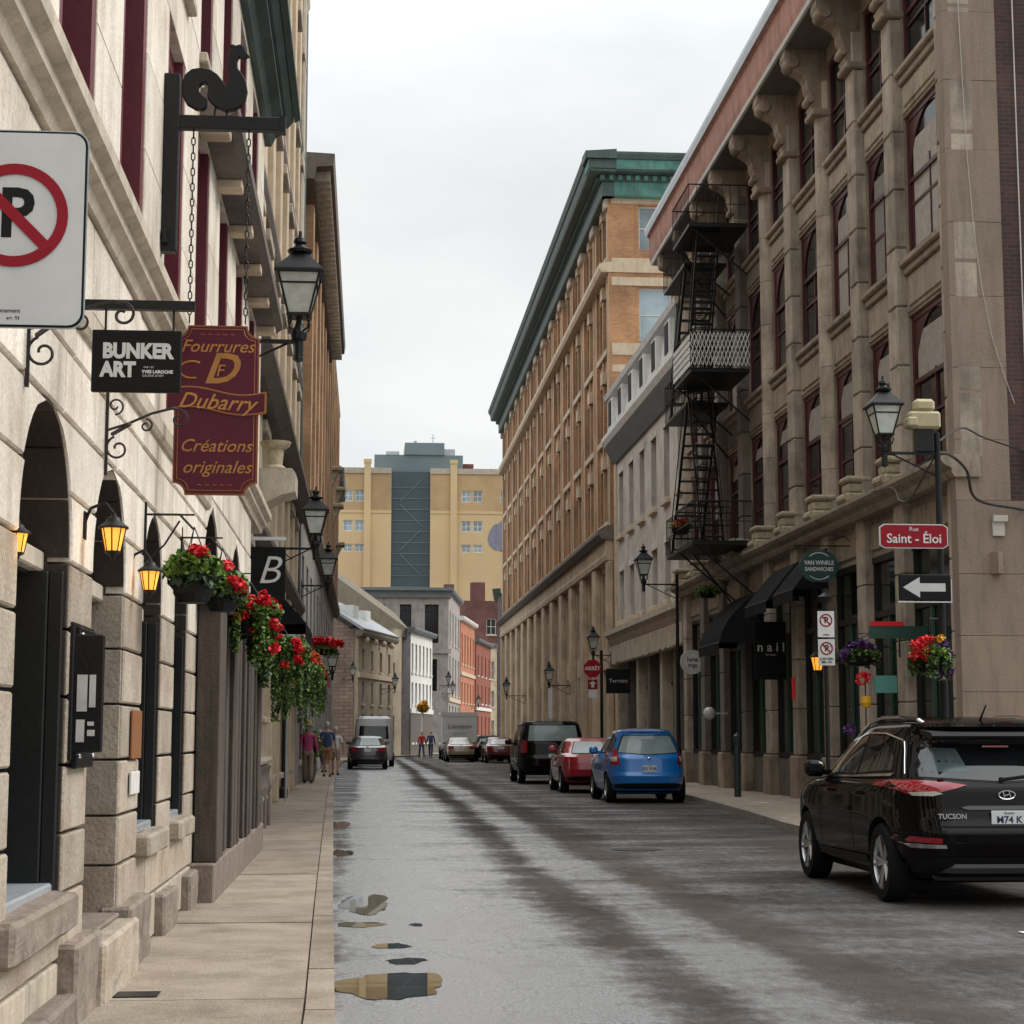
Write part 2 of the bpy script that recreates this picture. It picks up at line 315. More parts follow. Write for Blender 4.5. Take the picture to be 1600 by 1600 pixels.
# facades -------------------------------------------------------------
def facade(mb, x0, x1, z0, z1, ops, d=.25, y=0):
    xs = sorted({x0, x1} | {o[0] for o in ops} | {o[1] for o in ops}); zs = sorted({z0, z1} | {o[2] for o in ops} | {o[3] for o in ops})
    xs = [x for x in xs if x0 <= x <= x1]; zs = [z for z in zs if z0 <= z <= z1]
    for a, b in zip(xs, xs[1:]):
        run = None
        for c, e in zip(zs, zs[1:]):
            mxx, mz = (a + b) / 2, (c + e) / 2
            if not any(o[0] < mxx < o[1] and o[2] < mz < o[3] for o in ops): mb.add([(a, y, c), (b, y, c), (b, y, e), (a, y, e)], [(0, 1, 2, 3)])
    for o in ops:
        a, b, c, e = o[:4]
        mb.add([(a, y, c), (a, y + d, c), (a, y + d, e), (a, y, e)], [(0, 1, 2, 3)]); mb.add([(b, y, c), (b, y + d, c), (b, y + d, e), (b, y, e)], [(0, 1, 2, 3)])
        mb.add([(a, y, e), (b, y, e), (b, y + d, e), (a, y + d, e)], [(0, 1, 2, 3)]); mb.add([(a, y, c), (b, y, c), (b, y + d, c), (a, y + d, c)], [(0, 1, 2, 3)])
    mb.add([(x0, y, z0), (x0, y + d + .05, z0), (x0, y + d + .05, z1), (x0, y, z1)], [(0, 1, 2, 3)])
    mb.add([(x1, y, z0), (x1, y + d + .05, z0), (x1, y + d + .05, z1), (x1, y, z1)], [(0, 1, 2, 3)])
WC = {}
def win(root, x, z, w, h, y=.18, F=None, frame='white_paint', glass='glass_dark', t=.06, nx=1, nz=1, arch=False, curtain=False, name='window'):
    key = (round(w, 2), round(h, 2), frame, glass, t, nx, nz, arch)
    if key not in WC:
        m = MB(); m.box(-w / 2, -w / 2 + t, 0, .08, 0, h).box(w / 2 - t, w / 2, 0, .08, 0, h).box(-w / 2 + t, w / 2 - t, 0, .08, 0, t).box(-w / 2 + t, w / 2 - t, 0, .08, h - t, h)
        for i in range(1, nx): c = -w / 2 + w * i / nx; m.box(c - t * .35, c + t * .35, .012, .07, t, h - t)
        for i in range(1, nz): c = h * i / nz; m.box(-w / 2 + t, w / 2 - t, .016, .066, c - t * .35, c + t * .35)
        if arch:
            r = w / 2 - t; zc = h - t - r; pts = []
            for sgn in (-1, 1):
                poly = [(sgn * r, h - t)] + [(sgn * r * math.cos(a), zc + r * math.sin(a)) for a in [i * PI / 2 / 6 for i in range(7)]]
                m.prism(poly, 'y', .02, .075)
            m.box(-w / 2 + t, w / 2 - t, -.01, .08, zc - .05, zc + .03)
            m.box(-w / 2 + t, -w / 2 + t * 2.2, .03, .075, t, zc).box(w / 2 - t * 2.2, w / 2 - t, .03, .075, t, zc)
        me = m.build('window', frame); d = me.data; bpy.data.objects.remove(me)
        p = MB().add([(-w / 2 + .01, .05, .01), (w / 2 - .01, .05, .01), (w / 2 - .01, .05, h - .01), (-w / 2 + .01, .05, h - .01)], [(0, 1, 2, 3)]).build('pane', glass); pd = p.data; bpy.data.objects.remove(p)
        WC[key] = (d, pd)
    fm, pm = WC[key]; o = ob(name, fm, root); M = (F or Matrix()) @ Matrix.Translation((x, y, z)); o.matrix_local = M
    ob('pane', pm, o)
    return o
def part_at(o, F): o.matrix_local = F @ o.matrix_local; return o
def blocks(root, x0, x1, zs, ops, y0=0, dep=.3, ln=1.0, m='cream_stone', name='stone_block', g=.010, bev=.012, F=None, jit=.004, cuts=None):
    """courses of stones round openings; an opening is (xa, xb, za, zb, arched)"""
    def hw(o, z):
        a, b, c, e, ar = o; r = (b - a) / 2
        if z < c - 1e-4 or z > e + 1e-4: return None
        if not ar or z <= e - r: return r
        return math.sqrt(max(0, r * r - (z - (e - r)) ** 2))
    for ci, (z0, z1) in enumerate(zip(zs, zs[1:])):
        zm = (z0 + z1) / 2; act = sorted([o for o in ops if o[2] < zm and o[3] > z0 + .02], key=lambda o: o[0]); n = 5
        edges = []; left = [(x0, z) for z in (z0, z1)]
        for o in act:
            c = (o[0] + o[1]) / 2; zz = [z0 + (z1 - z0) * i / n for i in range(n + 1)]
            zz2 = zz if (o[4] and z1 > o[3] - (o[1] - o[0]) / 2) else [z0, z1]
            L = [(c - (hw(o, min(max(z, o[2]), o[3])) if z <= o[3] else 0), z) for z in zz2]; R = [(c + (hw(o, min(max(z, o[2]), o[3])) if z <= o[3] else 0), z) for z in zz2]
            edges.append((left, L)); left = R
        edges.append((left, [(x1, z0), (x1, z1)]))
        for Lf, Rt in edges:
            a = max(p[0] for p in Lf); b = min(p[0] for p in Rt)
            cutl = []
            if b - a > ln * 1.25:
                k = max(1, round((b - a) / ln)); off = (.5 if ci % 2 else 0) * (b - a) / k
                cutl = [a + (b - a) * i / k + off * .6 + random.uniform(-.05, .05) for i in range(0 if off else 1, k) if a + .2 < a + (b - a) * i / k + off * .6 < b - .2]
            segs = []; cur = Lf
            for q in cutl: segs.append((cur, [(q, z0), (q, z1)])); cur = [(q, z0), (q, z1)]
            segs.append((cur, Rt))
            for A, B in segs:
                if min(p[0] for p in B) - max(p[0] for p in A) < .03 and len(A) < 3 and len(B) < 3: continue
                poly = [(p[0] + g / 2, min(max(p[1], z0 + g / 2), z1 - g / 2)) for p in A] + [(p[0] - g / 2, min(max(p[1], z0 + g / 2), z1 - g / 2)) for p in reversed(B)]
                cx = sum(p[0] for p in poly) / len(poly); cz = (z0 + z1) / 2; w = max(p[0] for p in poly) - min(p[0] for p in poly)
                if w < .04: continue
                sx = 1 - 2 * bev / w; sz = 1 - 2 * bev / (z1 - z0); inn = [(cx + (p[0] - cx) * sx, cz + (p[1] - cz) * sz) for p in poly]
                k = len(poly); j = random.uniform(-jit, jit); mb = MB()
                vs = [(p[0], y0 + j, p[1]) for p in inn] + [(p[0], y0 + bev + j, p[1]) for p in poly] + [(p[0], y0 + dep, p[1]) for p in poly]
                fs = [tuple(range(k))] + [(i, (i + 1) % k, k + (i + 1) % k, k + i) for i in range(k)] + [(k + i, k + (i + 1) % k, 2 * k + (i + 1) % k, 2 * k + i) for i in range(k)]
                o = mb.add(vs, fs).build(name, m if isinstance(m, str) else m(zm), root)
                if F: o.matrix_local = F
def cornice(root, name, m, prof, x0, x1, F=None):
    o = MB().prism(prof, 'x', x0, x1).build(name, m, root)
    if F: o.matrix_local = F
    return o
# ------------------------------------------------------------------ ground, road, pavements
def sheet(name, pts, z, m, kind='structure'):
    o = MB().add([(x, y, z) for x, y in pts], [tuple(range(len(pts)))]).build(name, m); o['kind'] = kind; return o
def road_mat():
    m = bpy.data.materials.new('wet_asphalt'); m.use_nodes = True; t = m.node_tree; t.nodes.clear(); L = t.links.new
    o = N(t, 'ShaderNodeOutputMaterial'); b = N(t, 'ShaderNodeBsdfPrincipled'); L(b.outputs[0], o.inputs[0])
    g = N(t, 'ShaderNodeNewGeometry'); s = N(t, 'ShaderNodeSeparateXYZ'); L(g.outputs['Position'], s.inputs[0])
    def noise(sc, det, scale, rough=.55):
        mp = N(t, 'ShaderNodeMapping'); mp.inputs['Scale'].default_value = scale; L(g.outputs['Position'], mp.inputs[0])
        n = N(t, 'ShaderNodeTexNoise'); n.inputs['Scale'].default_value = sc; n.inputs['Detail'].default_value = det; n.inputs['Roughness'].default_value = rough; L(mp.outputs[0], n.inputs['Vector']); return n.outputs[0]
    def math_(op, a, b_=None, c=None):
        n = N(t, 'ShaderNodeMath', operation=op)
        for i, v in enumerate((a, b_, c)):
            if v is None: continue
            if isinstance(v, (int, float)): n.inputs[i].default_value = v
            else: L(v, n.inputs[i])
        return n.outputs[0]
    wob = noise(.25, 5, (1, .35, 1)); fine = noise(1.6, 6, (1, .6, 1), .7)
    big = noise(.5, 6, (.5, 1.3, 1), .65)
    # distance across the street, wobbling
    speck = noise(9, 8, (1, .45, 1), .72); grit = noise(70, 6, (1, 1, 1), .85)
    wob = noise(.22, 3, (1, .22, 1), .5)
    u = math_('ADD', s.outputs[0], math_('MULTIPLY', math_('SUBTRACT', wob, .5), 1.3)); u = math_('ADD', u, math_('MULTIPLY', math_('SUBTRACT', fine, .5), .55))
    rp = N(t, 'ShaderNodeValToRGB'); L(math_('MULTIPLY', math_('ADD', u, 1.5), .1), rp.inputs[0]); cr = rp.color_ramp
    pts = [(0, .5), (.115, .5), (.135, .95), (.19, 1.12), (.24, .92), (.295, .78), (.325, .2), (.345, .08), (.37, .66), (.412, .64), (.437, .08), (.46, .05), (.50, .38), (.56, .28), (.62, .38), (.75, .18)]
    cr.elements[0].position = 0; cr.elements[0].color = (.5,) * 3 + (1,); cr.elements[1].position = 1; cr.elements[1].color = (.15, .15, .15, 1)
    for p, v in pts[1:]: e = cr.elements.new(p); e.color = (v, v, v, 1)
    wet = math_('ADD', rp.outputs[0], math_('MULTIPLY', math_('SUBTRACT', big, .5), 1.9)); wet = math_('ADD', wet, math_('MULTIPLY', math_('SUBTRACT', speck, .5), 1.15)); wet = math_('ADD', wet, math_('MULTIPLY', math_('SUBTRACT', grit, .5), .7)); wet.node.use_clamp = True
    w2 = math_('POWER', wet, 1.9)
    mr = N(t, 'ShaderNodeMapRange'); mr.inputs['To Min'].default_value = .85; mr.inputs['To Max'].default_value = .25; L(wet, mr.inputs[0]); L(mr.outputs[0], b.inputs['Roughness'])
    mx = N(t, 'ShaderNodeMix', data_type='RGBA'); mx.inputs[6].default_value = (.060, .050, .044, 1); mx.inputs[7].default_value = (.040, .043, .048, 1); L(wet, mx.inputs[0])
    ag = noise(62, 5, (1, 1, 1), .85)
    a2 = N(t, 'ShaderNodeMapRange'); a2.inputs['From Min'].default_value = .35; a2.inputs['From Max'].default_value = .65; a2.inputs['To Min'].default_value = .35; a2.inputs['To Max'].default_value = 1.75; L(ag, a2.inputs[0])
    pt = N(t, 'ShaderNodeMapRange'); pt.inputs['From Min'].default_value = .3; pt.inputs['From Max'].default_value = .7; pt.inputs['To Min'].default_value = .6; pt.inputs['To Max'].default_value = 1.5; L(noise(.8, 8, (1, .6, 1), .7), pt.inputs[0])
    # tar seams and cracks
    vo = N(t, 'ShaderNodeTexVoronoi', feature='DISTANCE_TO_EDGE'); mpv = N(t, 'ShaderNodeMapping'); mpv.inputs['Scale'].default_value = (.55, .22, 1)
    dv = N(t, 'ShaderNodeVectorMath', operation='ADD'); nz = N(t, 'ShaderNodeTexNoise'); nz.inputs['Scale'].default_value = 1.3; nz.inputs['Detail'].default_value = 6; L(g.outputs['Position'], nz.inputs['Vector']); L(g.outputs['Position'], dv.inputs[0]); L(nz.outputs['Color'], dv.inputs[1]); L(dv.outputs[0], mpv.inputs[0]); L(mpv.outputs[0], vo.inputs['Vector']); vo.inputs['Scale'].default_value = 1
    ck = N(t, 'ShaderNodeMapRange'); ck.inputs['From Min'].default_value = .002; ck.inputs['From Max'].default_value = .006; ck.inputs['To Min'].default_value = .72; ck.inputs['To Max'].default_value = 1; L(vo.outputs[0], ck.inputs[0])
    v = N(t, 'ShaderNodeVectorMath', operation='SCALE'); L(mx.outputs[2], v.inputs[0]); L(math_('MULTIPLY', math_('MULTIPLY', a2.outputs[0], pt.outputs[0]), ck.outputs[0]), v.inputs['Scale']); L(v.outputs[0], b.inputs['Base Color'])
    gf = N(t, 'ShaderNodeMapRange'); gf.inputs['From Min'].default_value = .35; gf.inputs['From Max'].default_value = .6; gf.inputs['To Min'].default_value = .4; gf.inputs['To Max'].default_value = 1.5; L(ag, gf.inputs[0])
    sp = N(t, 'ShaderNodeMapRange'); sp.inputs['To Min'].default_value = .08; sp.inputs['To Max'].default_value = 1.0; L(math_('MULTIPLY', math_('MULTIPLY', w2, gf.outputs[0]), ck.outputs[0]), sp.inputs[0]); L(sp.outputs[0], b.inputs['Specular IOR Level'])
    ir = N(t, 'ShaderNodeMapRange'); ir.inputs['To Min'].default_value = 1.4; ir.inputs['To Max'].default_value = 3.9; L(math_('MULTIPLY', w2, gf.outputs[0]), ir.inputs[0]); L(ir.outputs[0], b.inputs['IOR'])
    h = math_('ADD', ag, math_('MULTIPLY', noise(24, 5, (1, 1, 1), .7), 1.5)); h = math_('ADD', h, math_('MULTIPLY', ck.outputs[0], .6))
    bn = N(t, 'ShaderNodeBump'); bn.inputs['Strength'].default_value = .5; bn.inputs['Distance'].default_value = .005; L(h, bn.inputs['Height']); L(bn.outputs[0], b.inputs['Normal'])
    MT['wet_asphalt'] = m
road_mat()
m = bpy.data.materials.new('puddle_water'); m.use_nodes = True; b = m.node_tree.nodes['Principled BSDF']; b.inputs['Base Color'].default_value = (.030, .026, .022, 1); b.inputs['Roughness'].default_value = .015; b.inputs['IOR'].default_value = 1.6; b.inputs['Specular IOR Level'].default_value = .9; MT['puddle_water'] = m
sheet('ground', [(-400, -60), (400, -60), (400, 900), (-400, 900)], -.05, 'ground')
KL = [(0, -40), (-.10, 2), (-.14, 9), (-.28, 16), (-.46, 26), (-.8, 45), (-1.2, 72), (-1.35, 100), (-.9, 112), (1.2, 126), (4.6, 140), (8, 152), (14, 172), (24, 200), (45, 250)]
KR = [(6.8, 20.5), (6.75, 24), (6.62, 27.8), (7.03, 33), (7.5, 41), (7.9, 60), (8.3, 90), (8.6, 110), (10.0, 124), (12.5, 138), (19, 158), (32, 190), (55, 240)]
sheet('road', [(p[0] - .02, p[1]) for p in KL] + [(p[0] + .02, p[1]) for p in reversed(KR)] + [(30, 20.5), (60, 20.5), (60, 5), (6.8, 5), (6.8, -40)], 0, 'wet_asphalt')
def along(P, s):
    for a, b in zip(P, P[1:]):
        if a[1] <= s <= b[1]: return a[0] + (b[0] - a[0]) * (s - a[1]) / (b[1] - a[1])
    return P[0][0] if s < P[0][1] else P[-1][0]
LW = [(-1.46, -40), (-1.46, 22), (-1.9, 24), (-1.95, 50), (-2.0, 76), (-2.0, 104)]
# left pavement: slabs and kerb stones
root = bpy.data.objects.new('left_pavement', None); C.objects.link(root); root['kind'] = 'structure'
ys = [2.0, 3.6, 5.2, 6.8, 8.3, 9.8, 11.75, 13.75, 15.35, 18.5, 21.2, 24.5, 29.4, 33.5, 38, 44, 50, 57, 65, 74, 84, 95, 108]
for i, (a, b) in enumerate(zip(ys, ys[1:])):
    g = .012; n = 1 if b - a < 4 else 3
    L_ = [(along(LW, a + (b - a) * k / n) - .06 if a > 5 else -2.2, a + g + (b - a - 2 * g) * k / n) for k in range(n + 1)]
    R_ = [(along(KL, a + (b - a) * k / n) - .16, a + g + (b - a - 2 * g) * k / n) for k in range(n + 1)]
    poly = L_ + R_[::-1]; z = .12 + random.uniform(-.004, .004); mb = MB(); mb.prism(poly, 'z', z - .1, z); mb.build('slab', 'slab', root)
b0 = MB().prism([(-2.1, 1), (along(KL, 1) - .1, 1)] + [(along(KL, y) - .1, y) for y in range(10, 108, 8)] + [(-1.4, 108), (-2.2, 108)], 'z', 0, .095).build('bedding', 'joint_dark', root)
y = 3.0
while y < 108:
    l = 1.6 if y < 40 else 5; e = min(y + l, 108)
    a, c = along(KL, y), along(KL, e); MB().prism([(a - .15, y + .008), (a, y + .008), (c, e - .008), (c - .15, e - .008)], 'z', -.02, .122 + random.uniform(-.003, .003)).build('kerb_stone', 'slab', root); y = e
# right pavement
root = bpy.data.objects.new('right_pavement', None); C.objects.link(root); root['kind'] = 'structure'
ys = [20.7, 23, 25.5, 28.2, 30.5, 33, 35.5, 38, 41, 44, 47, 50.5, 54, 58, 63, 68, 74, 81, 89, 98, 108, 118, 128]
for a, b in zip(ys, ys[1:]):
    g = .012; xo = 30 if a < 28 else 9.95
    MB().prism([(along(KR, a) + .16, a + g), (xo, a + g), (xo, b - g), (along(KR, b) + .16, b - g)], 'z', .02, .12 + random.uniform(-.003, .003)).build('slab', 'slab', root)
y = 20.6
while y < 128:
    l = 1.6 if y < 60 else 5; e = min(y + l, 128); a, c = along(KR, y), along(KR, e)
    MB().prism([(a + .15, y + .008), (a, y + .008), (c, e - .008), (c + .15, e - .008)], 'z', -.02, .125).build('kerb_stone', 'kerb', root); y = e
MB().prism([(6.9, 20.65), (30, 20.65), (30, 28.2), (10, 28.2), (10, 128), (8.7, 124), (8.4, 90), (8, 60), (7.6, 41), (7.15, 33), (6.75, 27.8)], 'z', 0, .1).build('bedding', 'joint_dark', root)
sheet('far_pavement', [(-40, 108), (-2, 108), (-1.5, 108), (-1.05, 112), (1.0, 126), (4.4, 140), (7.8, 152), (13.8, 172), (23, 200), (44, 250), (-40, 250)], .06, 'slab')
sheet('far_right_pavement', [(8.7, 128), (10.5, 128.5), (13, 138), (19.6, 158), (33, 190), (56, 240), (120, 240), (120, 128)], .06, 'slab')
# puddles: outline drawn round each one in metres
def puddle(cx, cy, rx, ry, label, seed, k=.25):
    r = random.Random(seed); n = 40; ph = [r.uniform(0, 6.28) for _ in range(6)]; pts = []
    for i in range(n):
        a = 2 * PI * i / n; q = 1 + k * (.5 * math.sin(2 * a + ph[0]) + .35 * math.sin(3 * a + ph[1]) + .3 * math.sin(5 * a + ph[2]) + .22 * math.sin(9 * a + ph[3]) + .15 * math.sin(14 * a + ph[4]))
        pts.append((cx + rx * q * math.cos(a), cy + ry * q * math.sin(a)))
    o = MB().add([(x, y, .004) for x, y in pts], [tuple(range(n))]).build('puddle', 'puddle_water'); tag(o, label, 'puddle', 'puddles by the left kerb')
puddle(.16, 11.15, .31, .62, 'largest puddle, nearest the viewer, reflecting the pale building and dark tower', 1, .22)
puddle(.28, 12.32, .13, .16, 'thin puddle just beyond the largest puddle by the left kerb', 2)
puddle(.19, 13.2, .12, .17, 'small sliver of a puddle between the large puddle and the double ones', 3)
puddle(-.04, 14.7, .17, .22, 'puddle touching the left kerb below the widest one at the middle', 4)
puddle(.41, 14.65, .055, .10, 'tiny isolated puddle away from the kerb on the left lane', 5)
puddle(.0, 16.5, .24, .85, 'dark long puddle against the left kerb in the middle distance', 6)
puddle(-.30, 23.6, .13, .7, 'far small puddle against the left kerb beyond the dark one', 7)
puddle(-.45, 31, .16, 1.4, 'farthest puddle along the left kerb towards the pedestrians', 8)
# ------------------------------------------------------------------ LEFT 1: near cream stone building (local x = distance along the street)
L1 = thing('cream_stone_building', 'near cream ashlar building on the left with arched openings and burgundy windows', 'building', (-1.46, 0, 0), PI / 2)
arch = [(3.2, 5.0, .75, 3.04, True), (5.4, 6.6, .75, 3.04, True), (7.6, 8.95, .74, 3.04, True), (9.66, 10.95, .42, 3.03, True), (11.82, 12.93, .86, 2.99, True), (13.75, 14.75, .88, 2.98, True), (16.0, 17.7, .3, 3.58, True), (19.2, 20.8, .3, 3.58, True)]
zs = [.12, .43, .74, 1.03, 1.36, 1.69, 2.02, 2.345, 2.68, 3.03, 3.36, 3.70, 4.18]
blocks(L1, 1.5, 22.4, zs, [o for o in arch], 0, .34, .95, m=lambda z: 'mould_stone' if z < .43 else 'pier_stone' if z < 2.3 else 'cream_stone', g=.018, bev=.010)
for a, b, c, e, _ in arch:
    r_ = (b - a) / 2; xc = (a + b) / 2; sp = e - r_; zz = [z for z in zs if c < z < sp]; zz = [c] + zz + [sp]
    for z0, z1 in zip(zz, zz[1:]):
        if z1 - z0 < .05: continue
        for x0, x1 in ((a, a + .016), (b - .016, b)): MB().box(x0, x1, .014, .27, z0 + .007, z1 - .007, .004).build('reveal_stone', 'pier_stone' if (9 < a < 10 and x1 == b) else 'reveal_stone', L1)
    if not 9 < a < 10: MB().box(b - .05, b - .017, .03, .10, c, 2.3, .006).box(b - .07, b - .017, .10, .28, c, 2.3, .006).build('window_post', 'door_dark', L1)
    n = 7
    for k in range(n):
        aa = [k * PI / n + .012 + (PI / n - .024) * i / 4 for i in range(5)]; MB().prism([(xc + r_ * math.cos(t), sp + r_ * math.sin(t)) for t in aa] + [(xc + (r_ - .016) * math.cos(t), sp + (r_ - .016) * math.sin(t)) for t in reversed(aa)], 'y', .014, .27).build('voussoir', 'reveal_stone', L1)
w = MB(); facade(w, 1.5, 22.4, .1, 4.2, [(a, b, max(c, .1), e) for a, b, c, e, _ in arch], .1, .12)
w.build('backing', 'joint_dark', L1)
# projecting moulding course under the first floor windows
cornice(L1, 'string_course', 'mould_stone', [(.1, 4.18), (-.03, 4.18), (-.05, 4.24), (-.10, 4.27), (-.10, 4.33), (-.16, 4.36), (-.16, 4.44), (-.05, 4.50), (-.04, 4.62), (.1, 4.66)], 1.5, 24)
cornice(L1, 'string_course', 'mould_stone', [(.1, 3.52), (-.025, 3.52), (-.045, 3.55), (-.045, 3.64), (-.02, 3.68), (.1, 3.68)], 1.5, 16.2)
# plinth stones
for a, b, z, pr in ((7.0, 8.9, .28, .10), (8.93, 9.72, .50, .09), (10.9, 11.9, .50, .09), (12.9, 13.8, .40, .07), (14.72, 15.4, .40, .07), (5.0, 6.9, .28, .1)):
    rbox(a, b, -pr, .1, .02, z, .018, seed=a).build('plinth_stone', 'grey_stone', L1)
for a, b in ((7.33, 8.97), (11.80, 12.95), (13.73, 14.77)):
    rbox(a, b, -.085, .3, .58 if a < 8 else .72, .76 if a < 8 else .87, .02, seed=a).build('sill', 'grey_stone' if a < 8 else 'pier_stone', L1)
    MB().box(a + .05, b - .05, .04, .3, .74 if a < 8 else .86, .80 if a < 8 else .92, .01).build('sill_board', 'zinc', L1)
rbox(9.60, 11.0, -.13, .5, .02, .44, .02, seed=3).build('door_step', 'pier_stone', L1)
MB().box(9.64, 10.97, -.02, .5, .44, .47, .01).build('door_sill', 'grey_stone', L1)
# shop windows and door behind the arches
for i, (a, b, c, e, _) in enumerate(arch[:6]):
    w_ = b - a; zt = 2.32 if w_ > 1.4 else 2.28
    f = MB(); y0 = .27
    f.box(a - .02, a + .10, y0, y0 + .13, c, zt).box(b - .10, b + .02, y0, y0 + .16, c, zt).box(b - .10, b + .02, y0 + .16, y0 + .3, c, e).box(a + .10, b - .10, y0, y0 + .1, c, c + .1).box(a - .02, b + .02, y0 - .08, y0 + .1, zt, zt + .09)
    if i != 3: f.box((a + b) / 2 - .03, (a + b) / 2 + .03, y0 + .01, y0 + .09, c + .1, zt)
    fo = f.build('shop_door' if i == 3 else 'shop_window', 'door_dark', L1)
    MB().add([(a, y0 + .08, c), (b, y0 + .08, c), (b, y0 + .08, e), (a, y0 + .08, e)], [(0, 1, 2, 3)]).build('pane', 'glass_shop' if i < 3 else 'glass_dark', fo)
    MB().box(a + .02, b - .02, y0 - .14, y0 - .06, zt + .02, zt + .12, .01).build('transom_bar', 'mould_stone', fo)
MB().box(9.78, 10.82, .33, .345, .47, 1.3, .01).build('door_panel', 'door_dark', L1)
# items seen in the shop window: poster board on the reveal beyond the first arch
def tagged_box(name, label, cat, m, *bx, parent=None, c=.004):
    o = MB().box(*bx, c).build(name, m); tag(o, label, cat); return o
# first floor windows with burgundy casings
ups = [(6.1, 7.2), (8.25, 9.38), (10.35, 11.46), (12.65, 13.83), (14.93, 16.07), (17.2, 18.3), (19.4, 20.5), (21.6, 22.7)]
blocks(L1, 1.5, 24, [4.66, 5.3, 5.95, 6.75, 7.3, 8.0, 8.8, 9.5, 10.0], [(a, b, 4.66, 6.75, False) for a, b in ups] + [(a, b, 7.3, 9.5, False) for a, b in ups], .02, .26, 1.15, g=.006, bev=.005, jit=.002)
w = MB(); facade(w, 1.5, 24, 4.6, 10.1, [(a, b, 4.6, 6.75) for a, b in ups] + [(a, b, 7.3, 9.5) for a, b in ups], .08, .14); w.build('backing', 'joint_dark', L1)
for a, b in ups:
    for z0, z1 in ((4.66, 6.75), (7.3, 9.5)):
        c = (a + b) / 2
        f = MB().box(a, a + .13, .03, .34, z0, z1).box(b - .13, b, .03, .34, z0, z1).box(a + .13, b - .13, .1, .34, z1 - .16, z1).box(a + .13, b - .13, .2, .34, z0, z0 + .1)
        f.box(a + .13, a + .20, .22, .3, z0 + .1, z1 - .16).box(b - .20, b - .13, .22, .3, z0 + .1, z1 - .16).box(a + .2, b - .2, .24, .3, (z0 + z1) / 2 - .03, (z0 + z1) / 2 + .03)
        fo = f.build('window', 'burgundy', L1); MB().add([(a + .1, .3, z0 + .05), (b - .1, .3, z0 + .05), (b - .1, .3, z1), (a + .1, .3, z1)], [(0, 1, 2, 3)]).build('pane', 'glass_dark', fo)
        MB().box(a - .08, b + .08, -.05, .1, z0 - .09, z0 - .005, .01).build('sill', 'mould_stone', L1)
# body, roof and the green gutter box
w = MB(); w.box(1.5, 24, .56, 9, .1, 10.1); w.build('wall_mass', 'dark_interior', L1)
cornice(L1, 'gutter', 'copper_dark', [(.5, 9.9), (-.28, 9.9), (-.36, 10.0), (-.36, 10.75), (-.30, 10.85), (.5, 10.9)], 1.5, 24.3)
cornice(L1, 'gutter_edge', 'copper_dark', [(-.37, 10.0), (-.45, 10.05), (-.45, 10.14), (-.37, 10.16)], 1.5, 24.35)
cornice(L1, 'bed_mould', 'copper_dark', [(.1, 9.6), (-.06, 9.6), (-.12, 9.72), (-.24, 9.8), (-.24, 9.9), (.1, 9.9)], 1.5, 24.2)
MB().prism([(0, 10.9), (4, 14.2), (8.5, 14.2), (8.5, 10.9)], 'x', 1.5, 24).build('roof', 'copper_dark', L1)
# ledge with brackets over the second shop, from x=14.7 on
cornice(L1, 'ledge', 'brown_stone', [(.1, 6.78), (-.22, 6.78), (-.30, 6.84), (-.30, 6.96), (-.24, 7.02), (.1, 7.04)], 15.0, 23.4)
for k in range(6): MB().box(15.2 + k * 1.55, 15.42 + k * 1.55, -.22, .05, 6.69, 6.78, .01).build('bracket', 'cream_trim', L1)
# weathered boarded shopfront, doorway arches above it
w = MB(); w.box(15.98, 17.72, .2, .3, .3, 3.6).box(19.18, 20.82, .2, .3, .3, 3.6); w.build('arch_infill', 'brown_stone', L1)
MB().box(15.4, 22.6, -.2, .1, .02, .44, .015).build('plinth_stone', 'grey_stone', L1)
x = 15.5
while x < 22.2:
    wd = random.uniform(.20, .30); MB().box(x, x + wd - .015, -.13 - random.uniform(0, .03) - (.05 if int((x - 15.5) / .9) % 2 == 0 else 0), -.01, .44, 2.6 + (.05 if wd > .25 else 0), .01).build('board', 'planks', L1); x += wd
cornice(L1, 'shopfront_lintel', 'planks', [(0, 2.62), (-.2, 2.62), (-.24, 2.7), (-.24, 2.86), (-.14, 2.9), (0, 2.92)], 15.4, 22.5)
# ------------------------------------------------------------------ LEFT 2: tall pale facade with pilasters
L2 = thing('pilastered_building', 'tall pale pilastered building on the left beyond the dark green gutter', 'building', (-1.95, 0, 0), PI / 2)
ops = []; wl = []
for k in range(8):
    c = 26.0 + k * 2.8
    for z0, z1 in ((.7, 3.9), (5.0, 6.7), (7.9, 10.1), (11.0, 13.1), (14.0, 16.0), (17, 19)):
        ops.append((c - .55, c + .55, z0, z1)); wl.append((c, z0, z1))
w = MB(); facade(w, 24.02, 47.5, 0, 21.6, ops, .3); w.build('front_wall', 'cream_trim', L2)
MB().box(24.02, 47.5, .36, 9, 0, 21.6).build('wall_mass', 'mould_stone', L2)
for c, z0, z1 in wl:
    win(L2, c, z0, 1.1, z1 - z0, .2, frame='white_paint' if z0 > 4 else 'door_dark', nz=2, nx=2)
    MB().box(c - .68, c + .68, -.12, .05, z0 - .12, z0, .01).build('sill', 'mould_stone', L2)
    if z0 > 4: MB().box(c - .7, c + .7, -.18, .02, z1 + .05, z1 + .26, .02).build('hood_mould', 'mould_stone', L2)
for k in range(9):
    c = 24.6 + k * 2.8; 
    MB().box(c - .28, c + .28, -.12, .02, 5.2, 21.2, .02).build('pilaster', 'cream_trim', L2)
    MB().box(c - .30, c + .30, -.10, .02, .12, 4.4, .02).build('pier', 'cream_trim', L2)
    MB().box(c - .40, c + .40, -.18, .02, 4.4, 4.6, .03).build('capital', 'mould_stone', L2)
